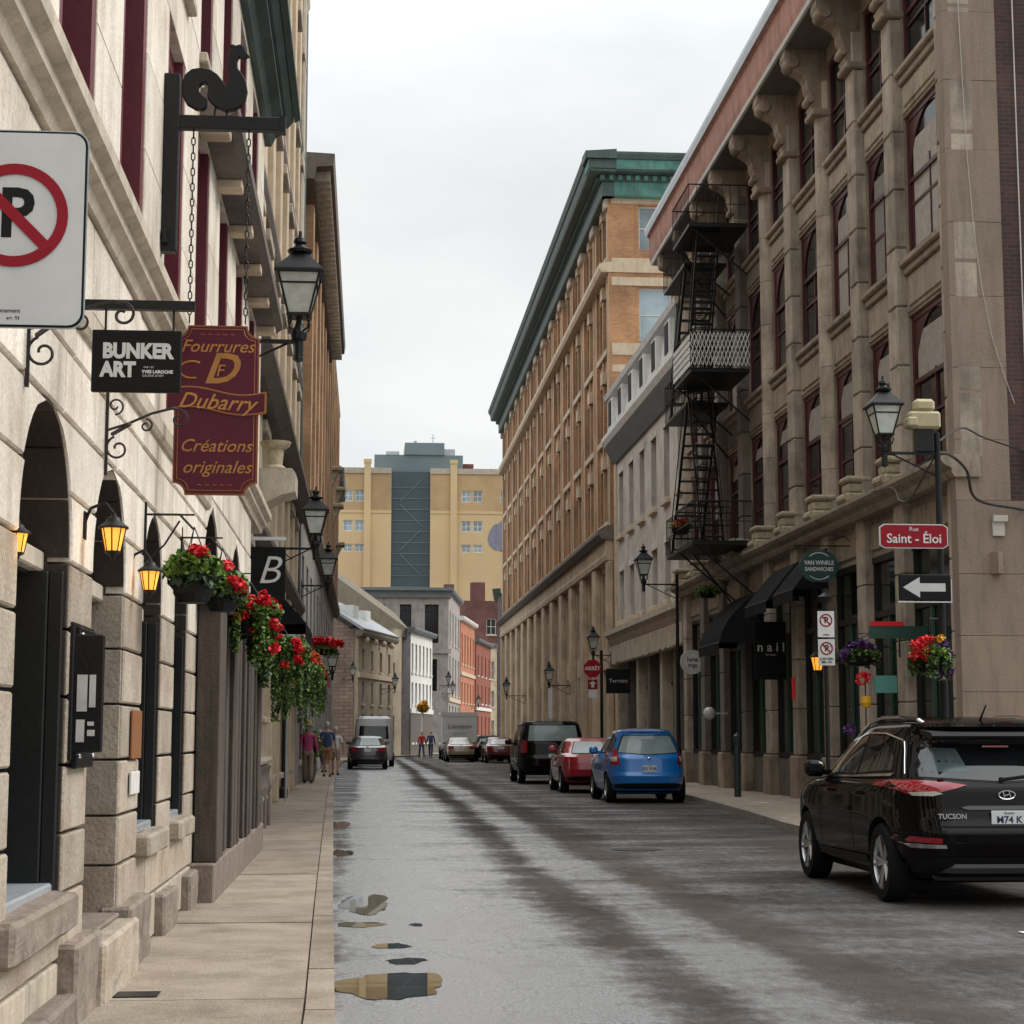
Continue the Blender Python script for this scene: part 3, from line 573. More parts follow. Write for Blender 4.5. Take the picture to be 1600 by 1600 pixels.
for z, p in ((4.62, .3), (7.1, .5), (10.6, .18), (13.5, .14), (16.5, .16)):
    cornice(L2, 'ledge', 'brown_stone', [(.02, z), (-p * .6, z), (-p, z + .14), (-p, z + .26), (-p * .7, z + .34), (.02, z + .36)], 24.0, 47.6)
cornice(L2, 'roof_cornice', 'mould_stone', [(.3, 21.2), (-.12, 21.2), (-.2, 21.4), (-.2, 21.6), (.3, 21.7)], 24.0, 47.6)
MB().box(46.9, 47.1, -.18, -.02, 5, 21, .03).build('downpipe', 'copper_dark', L2); MB().box(45.4, 46.6, -.16, -.0, 11, 21, .05).build('quoin_strip', 'mould_stone', L2)
MB().prism([(-.02, 4.35), (-.75, 4.75), (-.95, 4.8), (-.95, 5.05), (-.9, 5.12), (0, 5.12)], 'x', 24.3, 25.1).build('corbel', 'mould_stone', L2)
MB().lathe([(.12, 0), (.16, .05), (.1, .1), (.12, .3), (.2, .36), (.22, .42), (.0, .44)], 12, (24.7, -.65, 5.12)).build('corbel_urn', 'scroll_stone', L2, smooth=True)
# ------------------------------------------------------------------ LEFT 3, 4: orange brick
def brick_left(name, label, x0, x1, X, top, corn, mbrick='brick_tan', bay=4.0, base=8.0):
    r = thing(name, label, 'building', (X, 0, 0), PI / 2); ops = []; n = int((x1 - x0 - 1) / bay)
    rows = [(base + 1.2 + i * 3.4, base + 3.3 + i * 3.4) for i in range(int((top - base - 2) / 3.4))] + [(.8, 3.6), (4.6, 6.9)]
    for k in range(n):
        c = x0 + 1.5 + bay * (k + .5)
        for z0, z1 in rows: ops.append((c - .9, c + .9, z0, z1))
    w = MB(); facade(w, x0, x1, base, top, [o for o in ops if o[2] > base], .35); w.build('brick_wall', mbrick, r)
    w = MB(); facade(w, x0, x1, 0, base, [o for o in ops if o[2] < base], .35, -.04); w.build('stone_base', 'grey_far', r)
    MB().box(x0, x1, .42, 12, 0, top).build('side_wall', mbrick, r)
    for a, b, z0, z1 in ops: win(r, (a + b) / 2, z0, b - a, z1 - z0, .28, nx=2, nz=2, frame='door_dark'); MB().box(a - .1, b + .1, -.1, .05, z0 - .15, z0).build('sill', 'cream_trim', r)
    for k in range(n + 1):
        c = x0 + 1.5 + bay * k; MB().box(c - .5, c + .5, -.3, .02, base + .4, top - .6).build('pilaster', mbrick, r)
    cornice(r, 'ledge', 'brown_stone', [(.02, base), (-.25, base), (-.4, base + .2), (-.4, base + .4), (.02, base + .45)], x0, x1)
    if corn:
        cornice(r, 'cornice', 'brown_stone', [(.3, top - .2), (-.35, top - .2), (-.4, top + .15), (-.88, top + .2), (-.92, top + .55), (.3, top + .6)], x0 - .3, x1)
        y = x0 + .2
        while y < x1 - .2: MB().box(y, y + .22, -.78, -.3, top - .12, top + .2).build('modillion', 'mould_stone', r); y += .62
    else:
        cornice(r, 'cornice', 'cream_trim', [(.3, top - .2), (-.15, top - .2), (-.3, top), (-.3, top + .15), (.3, top + .2)], x0, x1)
    return r
brick_left('brick_building', 'orange brick building on the left with a deep bracketed cornice', 50.5, 76, -2.0, 17.6, True)
L4 = brick_left('brick_building', 'orange brick building on the left without deep cornice, carrying a balcony of plants', 76, 100, -1.95, 19.3, False)
for y, z in ((79, 13.2), (84, 12.2), (90, 13.8), (90, 11)):
    MB().box(y, y + 1.1, -.75, 0, z, z + .18, .03).prism([(0, z - 1.0), (-.25, z - .8), (-.6, z), (0, z)], 'x', y + .15, y + .5).prism([(0, z - 1.0), (-.25, z - .8), (-.6, z), (0, z)], 'x', y + .6, y + .95).build('balcony', 'scroll_stone', L4)
L5 = thing('brown_building', 'narrow dark building on the left with a projecting black eave', 'building', (-2.0, 0, 0), PI / 2)
w = MB(); ops = [(c - .5, c + .5, z, z + 1.9) for c in (101.5, 103.5, 105.5, 107.5) for z in (1, 5, 8.5, 12)]; facade(w, 100.05, 109, 0, 16, ops, .3); w.build('front_wall', 'beige_far', L5); MB().box(100.05, 109, .36, 12, 0, 16).build('side_wall', 'beige_far', L5)
for a, b, z0, z1 in ops: win(L5, (a + b) / 2, z0, 1, 1.9, .2)
cornice(L5, 'eave', 'slate', [(.3, 15.5), (-.55, 15.7), (-.6, 16.4), (.3, 16.9)], 99.8, 109)
# ------------------------------------------------------------------ RIGHT 1: dark stone building (local x = 54.3 - Y, side wall at x=26.1)
R1 = thing('pilastered_stone_building', 'long brown stone building on the right with tall pilasters, burgundy windows and a salmon cornice', 'building', (9.8, 54.3, 0), -PI / 2)
XE = 26.1; ne = [31.4, 33.95, 36.7, 39.5, 42.3, 45.1, 47.9, 50.7, 53.5]; pil = [(54.3 - y - .56, 54.3 - y) for y in ne] + [(XE - .66, XE)]
pil.sort(); bays = [(a[1], b[0]) for a, b in zip(pil, pil[1:])]
rows = [(6.05, 9.1), (10.15, 12.85), (13.75, 15.95)]
ops = [(a + .02, b - .02, z0, z1) for a, b in bays for z0, z1 in rows]
w = MB(); facade(w, 0, XE, 5.7, 16.4, ops, .45); w.build('front_wall', 'r1_stone', R1)
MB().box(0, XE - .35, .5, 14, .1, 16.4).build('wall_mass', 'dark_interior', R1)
pm = lambda a: 'brown_stone' if 3 < a < 9.5 else 'r1_pilaster'
zz = [.12 + .95, 2.1, 3.2, 4.4, 5.7]; zu = [6.0, 7.1, 8.2, 9.3, 10.4, 11.5, 12.6, 13.7, 14.8, 15.6]
for i, (a, b) in enumerate(pil):
    last = b > XE - .01
    MB().box(a - .05, b + .05 if not last else b + .02, -.30, .2, .02, 1.06, .03).build('pilaster_base', 'r1_stone', R1)
    for z0, z1 in zip(zz, zz[1:]): MB().box(a, b - (.0), -.22, .2, z0 + .006, z1 - .006, .02).build('pilaster_stone', pm(a), R1)
    for z0, z1 in zip(zu, zu[1:]):
        if last: MB().box(a, b + .02, -.22, .2, z0 + .005, z1 - .005, .03).build('pilaster_stone', pm(a), R1)
        else:
            c = (a + b) / 2; mb = MB()
            if i % 2 == 1 or i > 6: mb.box(a, b, -.22, .2, z0 + .005, z1 - .005, .03)
            else: mb.lathe([(.0, z0 + .005), ((b - a) / 2, z0 + .005), ((b - a) / 2, z1 - .005), (0, z1 - .005)], 16, (c, .05, 0))
            mb.build('pilaster_stone', pm(a), R1, smooth=not (i % 2 == 1 or i > 6))
    if not last:
        c = (a + b) / 2; pf = [(.0, 14.95), (-.33, 14.95), (-.36, 15.05), (-.30, 15.12), (-.34, 15.3), (-.42, 15.45), (-.44, 15.62), (-.50, 15.72), (-.66, 15.82), (-.86, 15.95), (-.92, 16.12), (-.9, 16.3), (.0, 16.3)]
        MB().prism(pf, 'x', c - .22, c + .22).build('console', 'r1_stone', R1)
        MB().lathe([(.001, -.26), (.14, -.26), (.17, -.1), (.17, .1), (.14, .26), (.001, .26)], 10, (0, 0, 0), Tm(c, -.74, 16.02) @ Matrix.Rotation(PI / 2, 4, 'Y')).build('console_scroll', 'r1_stone', R1, smooth=True)
        MB().lathe([(.001, -.24), (.08, -.24), (.10, -.1), (.10, .1), (.08, .24), (.001, .24)], 10, (0, 0, 0), Tm(c, -.36, 15.2) @ Matrix.Rotation(PI / 2, 4, 'Y')).build('console_scroll', 'r1_stone', R1, smooth=True)
        MB().box(a - .06, b + .06, -.36, .1, 14.8, 14.95, .03).build('capital', 'r1_stone', R1)
        # carved blocks above the shop cornice
        q = MB().box(c - .34, c + .34, -.55, 0, 6.02, 6.2, .04).box(c - .24, c + .24, -.50, 0, 6.2, 6.42, .05).box(c - .30, c + .30, -.54, 0, 6.42, 6.54, .04)
        q.lathe([(.001, -.3), (.1, -.3), (.1, .3), (.001, .3)], 10, (0, 0, 0), Tm(c, -.5, 6.12) @ Matrix.Rotation(PI / 2, 4, 'Y')); q.build('carved_block', 'scroll_stone', R1)
for a, b in bays:
    c = (a + b) / 2; wd = b - a
    for j, (z0, z1) in enumerate(rows):
        win(R1, c, z0, wd - .06, z1 - z0, .05, frame='burgundy_dark', glass='glass_dark', t=.11, nz=2 if j == 2 else 1, arch=j < 2)
        MB().box(c - .02, c + .02, .06, .10, z0 + .1, z0 + (z1 - z0) * .62).box(a + .2, b - .2, .065, .095, z0 + (z1 - z0) * .36, z0 + (z1 - z0) * .36 + .05).build('sash_bar', 'burgundy_dark', R1)
        if j: 
            MB().box(a, b, -.16, .1, z0 - .14, z0, .03).build('sill', 'r1_panel', R1); MB().box(a, b, -.08, .05, z0 - .28, z0 - .14, .02).build('sill_mould', 'r1_panel', R1)
            zb = rows[j - 1][1]; MB().box(a + .05, b - .05, -.03, .1, zb + .05, z0 - .32, .02).build('panel', 'r1_panel' if a > 10 else 'brown_stone', R1); MB().box(a + .22, b - .22, -.06, .1, zb + .14, z0 - .42, .02).build('panel', 'r1_panel' if a > 10 else 'brown_stone', R1)
    k_ = random.random(); MB().box(a + .25, b - .2, .08, .09, rows[0][1] - .5 - k_, rows[0][1] - .35).build('blind', 'curtain', R1)
    if (round(a * 3)) % 2: MB().box(a + .3, b - .9, .085, .095, rows[1][0] + .2, rows[1][1] - .5).build('curtain', 'curtain', R1)
    # shop front
    f = MB(); f.box(a, b, -.06, .08, 1.0, 1.12).box(a, a + .07, -.04, .07, 1.12, 4.9).box(b - .07, b, -.04, .07, 1.12, 4.9).box(a + .07, b - .07, -.04, .07, 3.75, 3.87).box(a, b, -.06, .08, 4.8, 4.92)
    fo = f.build('shop_window', 'door_dark', R1); MB().add([(a, .03, 1.1), (b, .03, 1.1), (b, .03, 4.9), (a, .03, 4.9)], [(0, 1, 2, 3)]).build('pane', 'glass_shop', fo)
    MB().box(a, b, -.05, .3, .1, 1.0, .02).build('stall_riser', 'brown_stone', R1)
    MB().box(a, b, -.05, .4, 4.92, 5.7, .01).build('lintel', 'r1_panel', R1); MB().box(a + .06, b - .06, -.1, .1, 5.05, 5.55, .02).build('panel', 'r1_panel', R1)
    MB().box(a + .9, a + .96, -.035, .02, 1.13, 3.74).build('green_post', 'shop_green', fo)
cornice(R1, 'shop_cornice', 'r1_panel', [(.1, 5.68), (-.33, 5.68), (-.38, 5.75), (-.38, 5.82), (-.50, 5.88), (-.56, 5.95), (-.56, 6.02), (-.1, 6.06), (.1, 6.06)], -.1, XE + .1)
# roof cornice
cornice(R1, 'soffit', 'soffit_wood', [(.3, 16.3), (-.9, 16.3), (-.9, 16.42), (.3, 16.42)], -.6, XE + .25)
cornice(R1, 'fascia', 'salmon', [(-.84, 16.42), (-.98, 16.42), (-1.0, 16.6), (-1.0, 17.2), (-1.06, 17.26), (-.84, 17.26)], -.7, XE + .3)
cornice(R1, 'gutter', 'zinc', [(-.5, 17.26), (-1.1, 17.27), (-1.14, 17.42), (-1.14, 17.52), (-.5, 17.56)], -.75, XE + .35)
cornice(R1, 'fascia_mould', 'white_paint', [(-.84, 16.32), (-.96, 16.32), (-.99, 16.40), (-.84, 16.41)], -.65, XE + .28)
MB().box(-.6, XE - .02, -.8, 14, 16.43, 17.2).build('attic', 'salmon', R1)
# side wall to the cross street: quoin strip, stone base, brick
Fs = Tm(XE, 0, 0, PI / 2)
blocks(R1, -.30, .62, [5.3, 6.3, 7.5, 8.7, 9.96, 11.2, 12.4, 13.6, 14.8, 16.3], [], -.02, .3, 3, m='r1_quoin', name='quoin_stone', F=Fs, g=.005, bev=.004)
blocks(R1, -.30, .95, [.1, 1.1, 2.2, 3.1, 4.1, 5.3], [], -.03, .3, 3, m='r1_quoin', name='quoin_stone', F=Fs, g=.006, bev=.006)
blocks(R1, .95, 6, [.1, 1.0, 1.9, 2.75, 3.6, 4.4, 5.3], [], -.01, .3, 1.4, m='r1_quoin', name='base_stone', F=Fs, g=.02, bev=.015)
part_at(MB().box(.62, 14, 0, .3, 5.3, 17.3).build('brick_wall', 'brick_brown', R1), Fs); part_at(MB().box(6, 14, .01, .3, 0, 5.3).build('brick_wall', 'brick_brown', R1), Fs)
part_at(MB().cyl((.92, -.05, 5.2), (.92, -.05, 17), .012).build('conduit', 'wire_white', R1), Fs)
part_at(MB().tube([(-.06, -.06, 16.2), (.0, -.06, 13), (.05, -.06, 11.2), (.13, -.06, 9.8), (.24, -.06, 8.8), (.38, -.06, 8.0), (.55, -.06, 7.4), (.72, -.06, 6.9)], .008, 5).build('wire', 'wire_white', R1), Fs)
part_at(MB().box(.86, 1.3, -.16, 0, 5.7, 6.2, .02).build('meter_box', 'zinc', R1), Fs)
part_at(MB().box(.28, .52, -.12, 0, 4.95, 5.05).box(.28, .48, -.07, 0, 4.72, 4.95).build('sign_stub', 'wire_white', R1), Fs)
part_at(MB().prism([(.22, -.0), (.40, -.0), (.40, -.16), (.3, -.22)], 'z', 4.1, 4.45).build('iron_bracket', 'r1_quoin', R1), Fs)
# ------------------------------------------------------------------ RIGHT 2: grey stone house with white mansard (x = 71 - Y)
R2 = thing('mansard_house', 'three storey grey stone house on the right with a white dormered mansard roof', 'building', (9.9, 71.0, 0), -PI / 2)
XE2 = 16.65; ops = []
cs = [1.6 + k * 2.7 for k in range(6)]
for c in cs: ops += [(c - .55, c + .55, 9.35, 11.8), (c - .55, c + .55, 5.95, 7.9)]
w = MB(); facade(w, 0, XE2, 5.2, 12.7, ops, .35); w.build('front_wall', 'r2_stone', R2)
MB().box(0, XE2, .42, 12, 0, 12.8).build('wall_mass', 'r2_stone', R2)
for a, b, z0, z1 in ops:
    win(R2, (a + b) / 2, z0, 1.1, z1 - z0, .25, frame='green_paint', nx=2, nz=2); MB().box(a - .12, b + .12, -.14, .05, z0 - .2, z0, .02).build('sill', 'cream_trim', R2)
    MB().box(a - .12, b + .12, -.03, .05, z1, z1 + .25, .01).build('lintel', 'r2_stone', R2)
MB().box(XE2 - .45, XE2, -.1, .1, 0, 12.7, .02).build('end_pier', 'white_paint', R2); MB().box(0, .5, -.08, .1, 0, 12.7, .02).build('end_pier', 'cream_trim', R2)
cornice(R2, 'shop_cornice', 'mould_stone', [(.1, 5.0), (-.25, 5.0), (-.35, 5.2), (-.35, 5.32), (-.5, 5.42), (-.5, 5.6), (-.15, 5.75), (.1, 5.78)], 0, XE2)
w = MB(); x = .1
while x < XE2 - .1: w.box(x, x + .16, -.32, -.05, 4.25 + random.uniform(0, .08), 5.0, .03); x += .19
w.build('pleated_valance', 'mould_stone', R2)['kind'] = 'stuff'
for k in range(7): MB().box(.1 + k * 2.68, .55 + k * 2.68, -.05, .35, .1, 4.4, .03).build('shop_pier', 'brown_stone' if k % 2 else 'mould_stone', R2)
for k in range(6):
    a = .55 + k * 2.68; f = MB().box(a, a + 2.23, .25, .33, .1, .5).box(a, a + 2.23, .25, .33, 3.2, 3.3).box(a + 1.05, a + 1.15, .25, .33, .5, 3.2).build('shop_window', 'door_dark', R2)
    MB().add([(a, .34, .1), (a + 2.23, .34, .1), (a + 2.23, .34, 4.4), (a, .34, 4.4)], [(0, 1, 2, 3)]).build('pane', 'glass_dark', f)
cornice(R2, 'eave', 'white_paint', [(.4, 12.6), (-.15, 12.6), (-.2, 12.95), (-.45, 13.05), (-.55, 13.25), (-.55, 13.4), (.4, 13.5)], -.1, XE2 + .3)
cornice(R2, 'eave_soffit', 'slate', [(.0, 12.35), (-.1, 12.35), (-.42, 12.98), (-.14, 12.98), (-.05, 12.6)], 0, XE2)
cornice(R2, 'mansard', 'white_paint', [(-.35, 13.45), (-.1, 14.9), (.3, 14.95), (3, 14.95), (3, 13.45)], 0, XE2)
cornice(R2, 'roof_edge', 'white_paint', [(-.1, 14.85), (-.4, 14.95), (-.45, 15.15), (-.3, 15.25), (.6, 15.3), (.6, 14.9)], -.1, XE2 + .1)
MB().prism([(-.5, 13.0), (-.42, 15.0), (.0, 15.5), (2.4, 15.5), (2.4, 13.0)], 'x', XE2 + .12, XE2 + .3).build('gable_end', 'slate', R2)
for c in cs:
    d = MB().box(c - .5, c + .5, -.42, .3, 13.55, 14.75, .02).build('dormer', 'white_paint', R2); MB().box(c - .34, c + .34, -.44, -.40, 13.68, 14.66).build('pane', 'dark_interior', d)
# ------------------------------------------------------------------ RIGHT 3: orange brick warehouse (x = 129 - Y)
R3 = thing('brick_warehouse', 'tall orange brick building on the right with sandstone base and green copper cornice', 'building', (9.8, 129.0, 0), -PI / 2)
XE3 = 57.9; nb = 13; bw = XE3 / nb; rw = [(10.2, 12.5), (13.75, 16.1), (17.35, 19.7), (21.2, 23.1)]; ops = []; low = []
for k in range(nb):
    c = bw * (k + .5)
    for z0, z1 in rw: ops += [(c - 1.45, c - .12, z0, z1), (c + .12, c + 1.45, z0, z1)]
    for z0, z1 in ((.9, 4.2), (5.0, 8.2)): low += [(c - 1.3, c - .1, z0, z1), (c + .1, c + 1.3, z0, z1)]
w = MB(); facade(w, 0, XE3, 9.5, 23.9, ops, .14); w.build('brick_wall', 'brick_orange', R3)
w = MB(); facade(w, 0, XE3, 0, 9.5, low, .3, -.0); w.build('sandstone_base', 'sandstone', R3)
MB().box(0, XE3 - .35, .36, 16, 0, 24).build('wall_mass', 'brick_orange', R3)
for a, b, z0, z1 in ops + low:
    win(R3, (a + b) / 2, z0, b - a, z1 - z0, .22 if z0 < 9 else .07, nz=2, frame='door_dark' if z0 < 9 else 'iron_brown', glass='glass_dark')
for k in range(nb):
    c = bw * (k + .5)
    for z0, z1 in rw:
        MB().box(c - 1.5, c + 1.5, -.14, .05, z0 - .26, z0 - .02).build('sill', 'cream_trim', R3)
        MB().box(c - .34, c + .34, -.14, .05, z1 - .02, z1 + .5).build('keystone', 'cream_trim', R3)
    MB().box(c - .10, c + .10, -.06, .2, 10.0, 23.3).build('mullion', 'brick_orange', R3); MB().box(c - .05, c + .05, -.085, -.062, 10.0, 23.3).build('mullion_strip', 'cream_trim', R3)
for k in range(nb + 1):
    c = bw * k
    a, b = max(c - .55, 0), min(c + .55, XE3)
    MB().box(a, b, -.10, .02, 9.95, 23.3).build('pilaster', 'brick_orange', R3)
    MB().box(a - .01, a + .14, -.13, -.102, 9.96, 23.3).build('pilaster_edge', 'cream_trim', R3); MB().box(b - .14, b + .01, -.13, -.102, 9.96, 23.3).build('pilaster_edge', 'cream_trim', R3)
    MB().box(a - .05, b + .05, -.28, .02, 23.05, 23.48, .04).build('pilaster_cap', 'mould_stone', R3)
    MB().box(a - .05, b + .05, -.36, .02, 0, 1.2, .05).build('pillar_base', 'sandstone', R3); MB().box(a, b, -.26, .02, 1.2, 8.5, .05).build('pillar', 'sandstone', R3)
cornice(R3, 'string_course', 'cream_trim', [(.1, 20.35), (-.42, 20.35), (-.5, 20.5), (-.5, 20.7), (.1, 20.8)], 0, XE3 + .1)
cornice(R3, 'ledge', 'brown_stone', [(.1, 9.35), (-.45, 9.35), (-.62, 9.55), (-.62, 9.7), (-.3, 9.9), (.1, 9.95)], 0, XE3 + .1)
cornice(R3, 'frieze', 'sandstone', [(.1, 8.5), (-.3, 8.5), (-.34, 8.7), (-.3, 8.8), (-.3, 9.35), (.1, 9.35)], 0, XE3)
def green(F, x0, x1):
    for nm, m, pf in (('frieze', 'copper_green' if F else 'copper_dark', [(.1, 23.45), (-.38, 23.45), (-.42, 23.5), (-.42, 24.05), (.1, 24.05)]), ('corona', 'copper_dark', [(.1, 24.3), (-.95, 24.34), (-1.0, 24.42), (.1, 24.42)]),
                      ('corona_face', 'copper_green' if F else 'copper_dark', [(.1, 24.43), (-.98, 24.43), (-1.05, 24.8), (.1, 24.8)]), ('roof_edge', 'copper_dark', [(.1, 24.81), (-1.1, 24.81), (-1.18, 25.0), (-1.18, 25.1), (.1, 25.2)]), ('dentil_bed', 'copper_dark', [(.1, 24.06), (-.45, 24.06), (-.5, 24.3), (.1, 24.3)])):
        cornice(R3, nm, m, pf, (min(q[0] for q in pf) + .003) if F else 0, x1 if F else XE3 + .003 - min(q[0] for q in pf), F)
    w = MB(); x = x0 + .1
    while x < x1 - .1: w.box(x, x + .17, -.62, -.45, 24.1, 24.28); x += .36
    o = w.build('dentils', 'copper_green' if F else 'copper_dark', R3); o['kind'] = 'stuff'
    if F: o.matrix_local = F
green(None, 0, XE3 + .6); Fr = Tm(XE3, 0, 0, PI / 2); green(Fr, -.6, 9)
# side wall seen above the mansard
so = [(1.15, 2.5, 21.35, 23.2), (1.15, 2.5, 17.5, 19.75), (1.15, 2.5, 13.9, 16.1), (4.4, 5.8, 21.35, 23.2), (4.4, 5.8, 17.5, 19.75)]
w = MB(); facade(w, 0, 9, 0, 23.5, so, .3); part_at(w.build('side_wall', 'brick_orange', R3), Tm(XE3 + .02, 0, 0, PI / 2))
for a, b, z0, z1 in so: win(R3, (a + b) / 2, z0, b - a, z1 - z0, .2, F=Tm(XE3 + .02, 0, 0, PI / 2), glass='glass_sky', nz=2)
for z0, z1 in ((20.35, 20.95), (19.8, 20.15), (16.9, 17.4), (23.25, 23.45), (16.2, 16.5), (13.3, 13.7)): part_at(MB().box(.0, 9, -.07, .02, z0, z1).build('stone_band', 'cream_trim', R3), Tm(XE3 + .02, 0, 0, PI / 2))
part_at(MB().box(-.12, .98, -.04, .0, 9.9, 23.4).build('corner_pier', 'brick_orange', R3), Tm(XE3 + .02, 0, 0, PI / 2))
# ------------------------------------------------------------------ far buildings
def house(name, label, p0, p1, top, wall, wins, roof=None, dep=10, side=None, sill='cream_trim', wf='white_paint', base=None, eave=None):
    """front wall runs from p0 (near end) to p1; wins = (n, w, [(z0, z1)...])"""
    d = Vector((p1[0] - p0[0], p1[1] - p0[1], 0)); Lg = d.length; r = thing(name, label, 'building', (p0[0], p0[1], 0), math.atan2(d.y, d.x))
    n, ww, rs = wins; ops = [(Lg * (k + .5) / n - ww / 2, Lg * (k + .5) / n + ww / 2, z0, z1) for k in range(n) for z0, z1 in rs]
    w = MB(); facade(w, 0, Lg, 0, top, ops, .25); w.build('front_wall', wall, r)
    MB().box(0, Lg, .32, dep, 0, top).build('side_wall', side or wall, r)
    for a, b, z0, z1 in ops:
        win(r, (a + b) / 2, z0, ww, z1 - z0, .16, frame=wf, nx=2, nz=2, t=.08); MB().box(a - .1, b + .1, -.1, .03, z0 - .15, z0).build('sill', sill, r)
    if base: MB().box(-.02, Lg + .02, -.12, .05, base - .15, base + .2).build('band', sill, r)
    if eave: cornice(r, 'eave', eave, [(.2, top - .15), (-.3, top - .05), (-.4, top + .15), (-.4, top + .3), (.2, top + .35)], -.3, Lg + .2)
    return r, Lg
r, Lg = house('stone_house', 'beige stone house with blind rubble gable end facing up the street', (-.62, 122), (1.9, 133), 8.3, 'beige_far', (4, .8, [(1, 3), (3.7, 5.2), (6.0, 7.4)]), side='gable_brick', base=5.6, eave='roof_brown', dep=7)
MB().prism([(.31, 0), (7, 0), (7, 10.6), (3.5, 10.6), (.31, 8.6)], 'x', -.06, .0).build('gable', 'gable_brick', r)
MB().prism([(-.3, 8.6), (3.4, 11.0), (3.4, 11.15), (-.45, 8.75)], 'x', -.2, Lg + .1).prism([(3.4, 11.0), (7.2, 11.0), (7.2, 11.15), (3.4, 11.15)], 'x', -.2, Lg).build('roof', 'zinc', r)
MB().box(2.2, 3.8, .9, 2.8, 9.0, 10.5).build('dormer', 'white_paint', r); MB().box(6.2, 7.6, .9, 2.8, 9.0, 10.4).build('dormer', 'white_paint', r)
for k in (0, 1, 2, 3): MB().ball((1.2 + k * 2.7, -.3, 8.0), .22).build('eave_boss', 'cream_trim', r)
r, Lg = house('long_roofed_house', 'house with a long brown pitched roof rising behind the stone gable house', (-.5, 133.5), (2.6, 137.5), 9.6, 'beige_far', (2, .8, [(1, 3), (5, 7)]), dep=9)
MB().add([(-6, .0, 14.2), (Lg + 1, .0, 9.6), (Lg + 1, 1.5, 11), (-6, 1.5, 15.6), (-6, .0, 9), (Lg + 1, 0, 9), (-6, 8, 15.6), (Lg + 1, 8, 11), (-6, 8, 9), (Lg + 1, 8, 9)], [(0, 1, 2, 3), (4, 5, 1, 0), (3, 2, 7, 6), (0, 3, 6, 8, 4), (1, 2, 7, 9, 5)]).build('roof', 'roof_brown', r)
r, Lg = house('white_house', 'bright white plastered three storey house with tall narrow windows and grey side wall', (3.3, 138), (5.3, 147.5), 9.5, 'stucco_white', (6, .75, [(1, 3), (3.9, 5.6), (6.4, 8.6)]), side='stucco_grey', base=3.4, eave='slate', dep=2.6, sill='stucco_white')
MB().box(-.04, 0, 0, 2.6, 0, 9.5).build('side_wall_skin', 'stucco_grey', r); MB().box(-.1, Lg, -.05, .05, .1, 3.2).build('shop_base', 'brown_stone', r)
r, Lg = house('greystone_building', 'weathered grey stone building with a broad dark cornice and big arched windows', (7.1, 158), (8.9, 174), 14.2, 'grey_far', (4, 1.3, [(1, 4.2), (5.2, 8.6), (9.8, 12.6)]), eave='slate', base=4.7, dep=1)
Fq = Matrix.Rotation(-math.atan2(16, 1.8), 4, 'Z')
w = MB(); oo = [(-6.6, -5.6, 10.0, 13.0), (-4.3, -3.3, 10.0, 13.0), (-2.1, -.9, 9.6, 13.0), (-2.0, -1.0, 5.4, 8.2), (-4.4, -3.2, 5.4, 8.2)]; facade(w, -8.5, -.02, 0, 14.2, oo, .3, -.3); part_at(w.build('camera_side_wall', 'grey_far', r), Fq)
for a, b, z0, z1 in oo: win(r, (a + b) / 2, z0, b - a, z1 - z0, -.1, F=Fq, frame='door_dark', nx=2, nz=2, arch=True)
part_at(MB().box(-9, .4, -.9, 8, 14.2, 14.45).box(-9, .2, -.55, 8, 13.6, 14.2).build('cornice', 'slate', r), Fq); part_at(MB().box(-8.5, .2, -.5, 0, 8.7, 9.1).build('ledge', 'grey_far', r), Fq)
house('orange_house', 'peach and orange painted house beyond the grey stone building', (9.1, 176), (11.3, 190), 12.9, 'orange_paint', (5, 1.0, [(1, 3.6), (4.8, 6.8), (8.6, 11.6)]), eave='white_paint', base=7.6, dep=8, side='pink_paint')
house('red_brick_house', 'narrow red brick house with white trim near the bend', (11.6, 192), (14.2, 207), 11.6, 'redbrick_far', (4, 1.0, [(1, 3.6), (5, 7), (8, 10.2)]), eave='slate', base=4.4, dep=8, sill='white_paint')
r, Lg = house('dark_brick_block', 'dark red brick block with two chimneys rising behind the orange house', (9.6, 222), (21, 223), 18.2, 'brick_red', (3, 1.2, [(6, 8), (10, 12), (14, 16)]), dep=14, eave=None)
MB().box(.0, 1.2, 1, 2.2, 18.2, 20.3).box(3.4, 5.1, 1, 2.4, 18.2, 20.6).build('chimney', 'brick_red', r)
r, Lg = house('pale_rear_building', 'low pale rooftop block with orange panel seen under the yellow warehouse', (-9, 236), (4.2, 236.5), 19.2, 'stucco_white', (4, 1.4, [(14, 16)]), dep=10)
MB().box(7.2, 11.5, -.1, .1, 17.3, 19.0).build('orange_panel', 'salmon', r); MB().box(11.6, 13.2, -.3, 2, 17, 19.8).box(1, 3.8, 1, 4, 19.2, 20.4).build('roof_unit', 'zinc', r)
r, Lg = house('white_bay_house', 'pale narrow house just past the brick warehouse on the right', (10.0, 137), (9.4, 129.6), 11.8, 'stucco_grey', (3, .9, [(1, 3.6), (4.8, 6.8), (8, 10.4)]), dep=6, eave='copper_dark')
house('stone_shop_house', 'stone shop house closing the view behind the white truck', (9.8, 209), (16, 222), 12.5, 'beige_far', (5, 1.0, [(1, 3.4), (5, 7), (8.4, 10.6)]), dep=8, eave='slate')
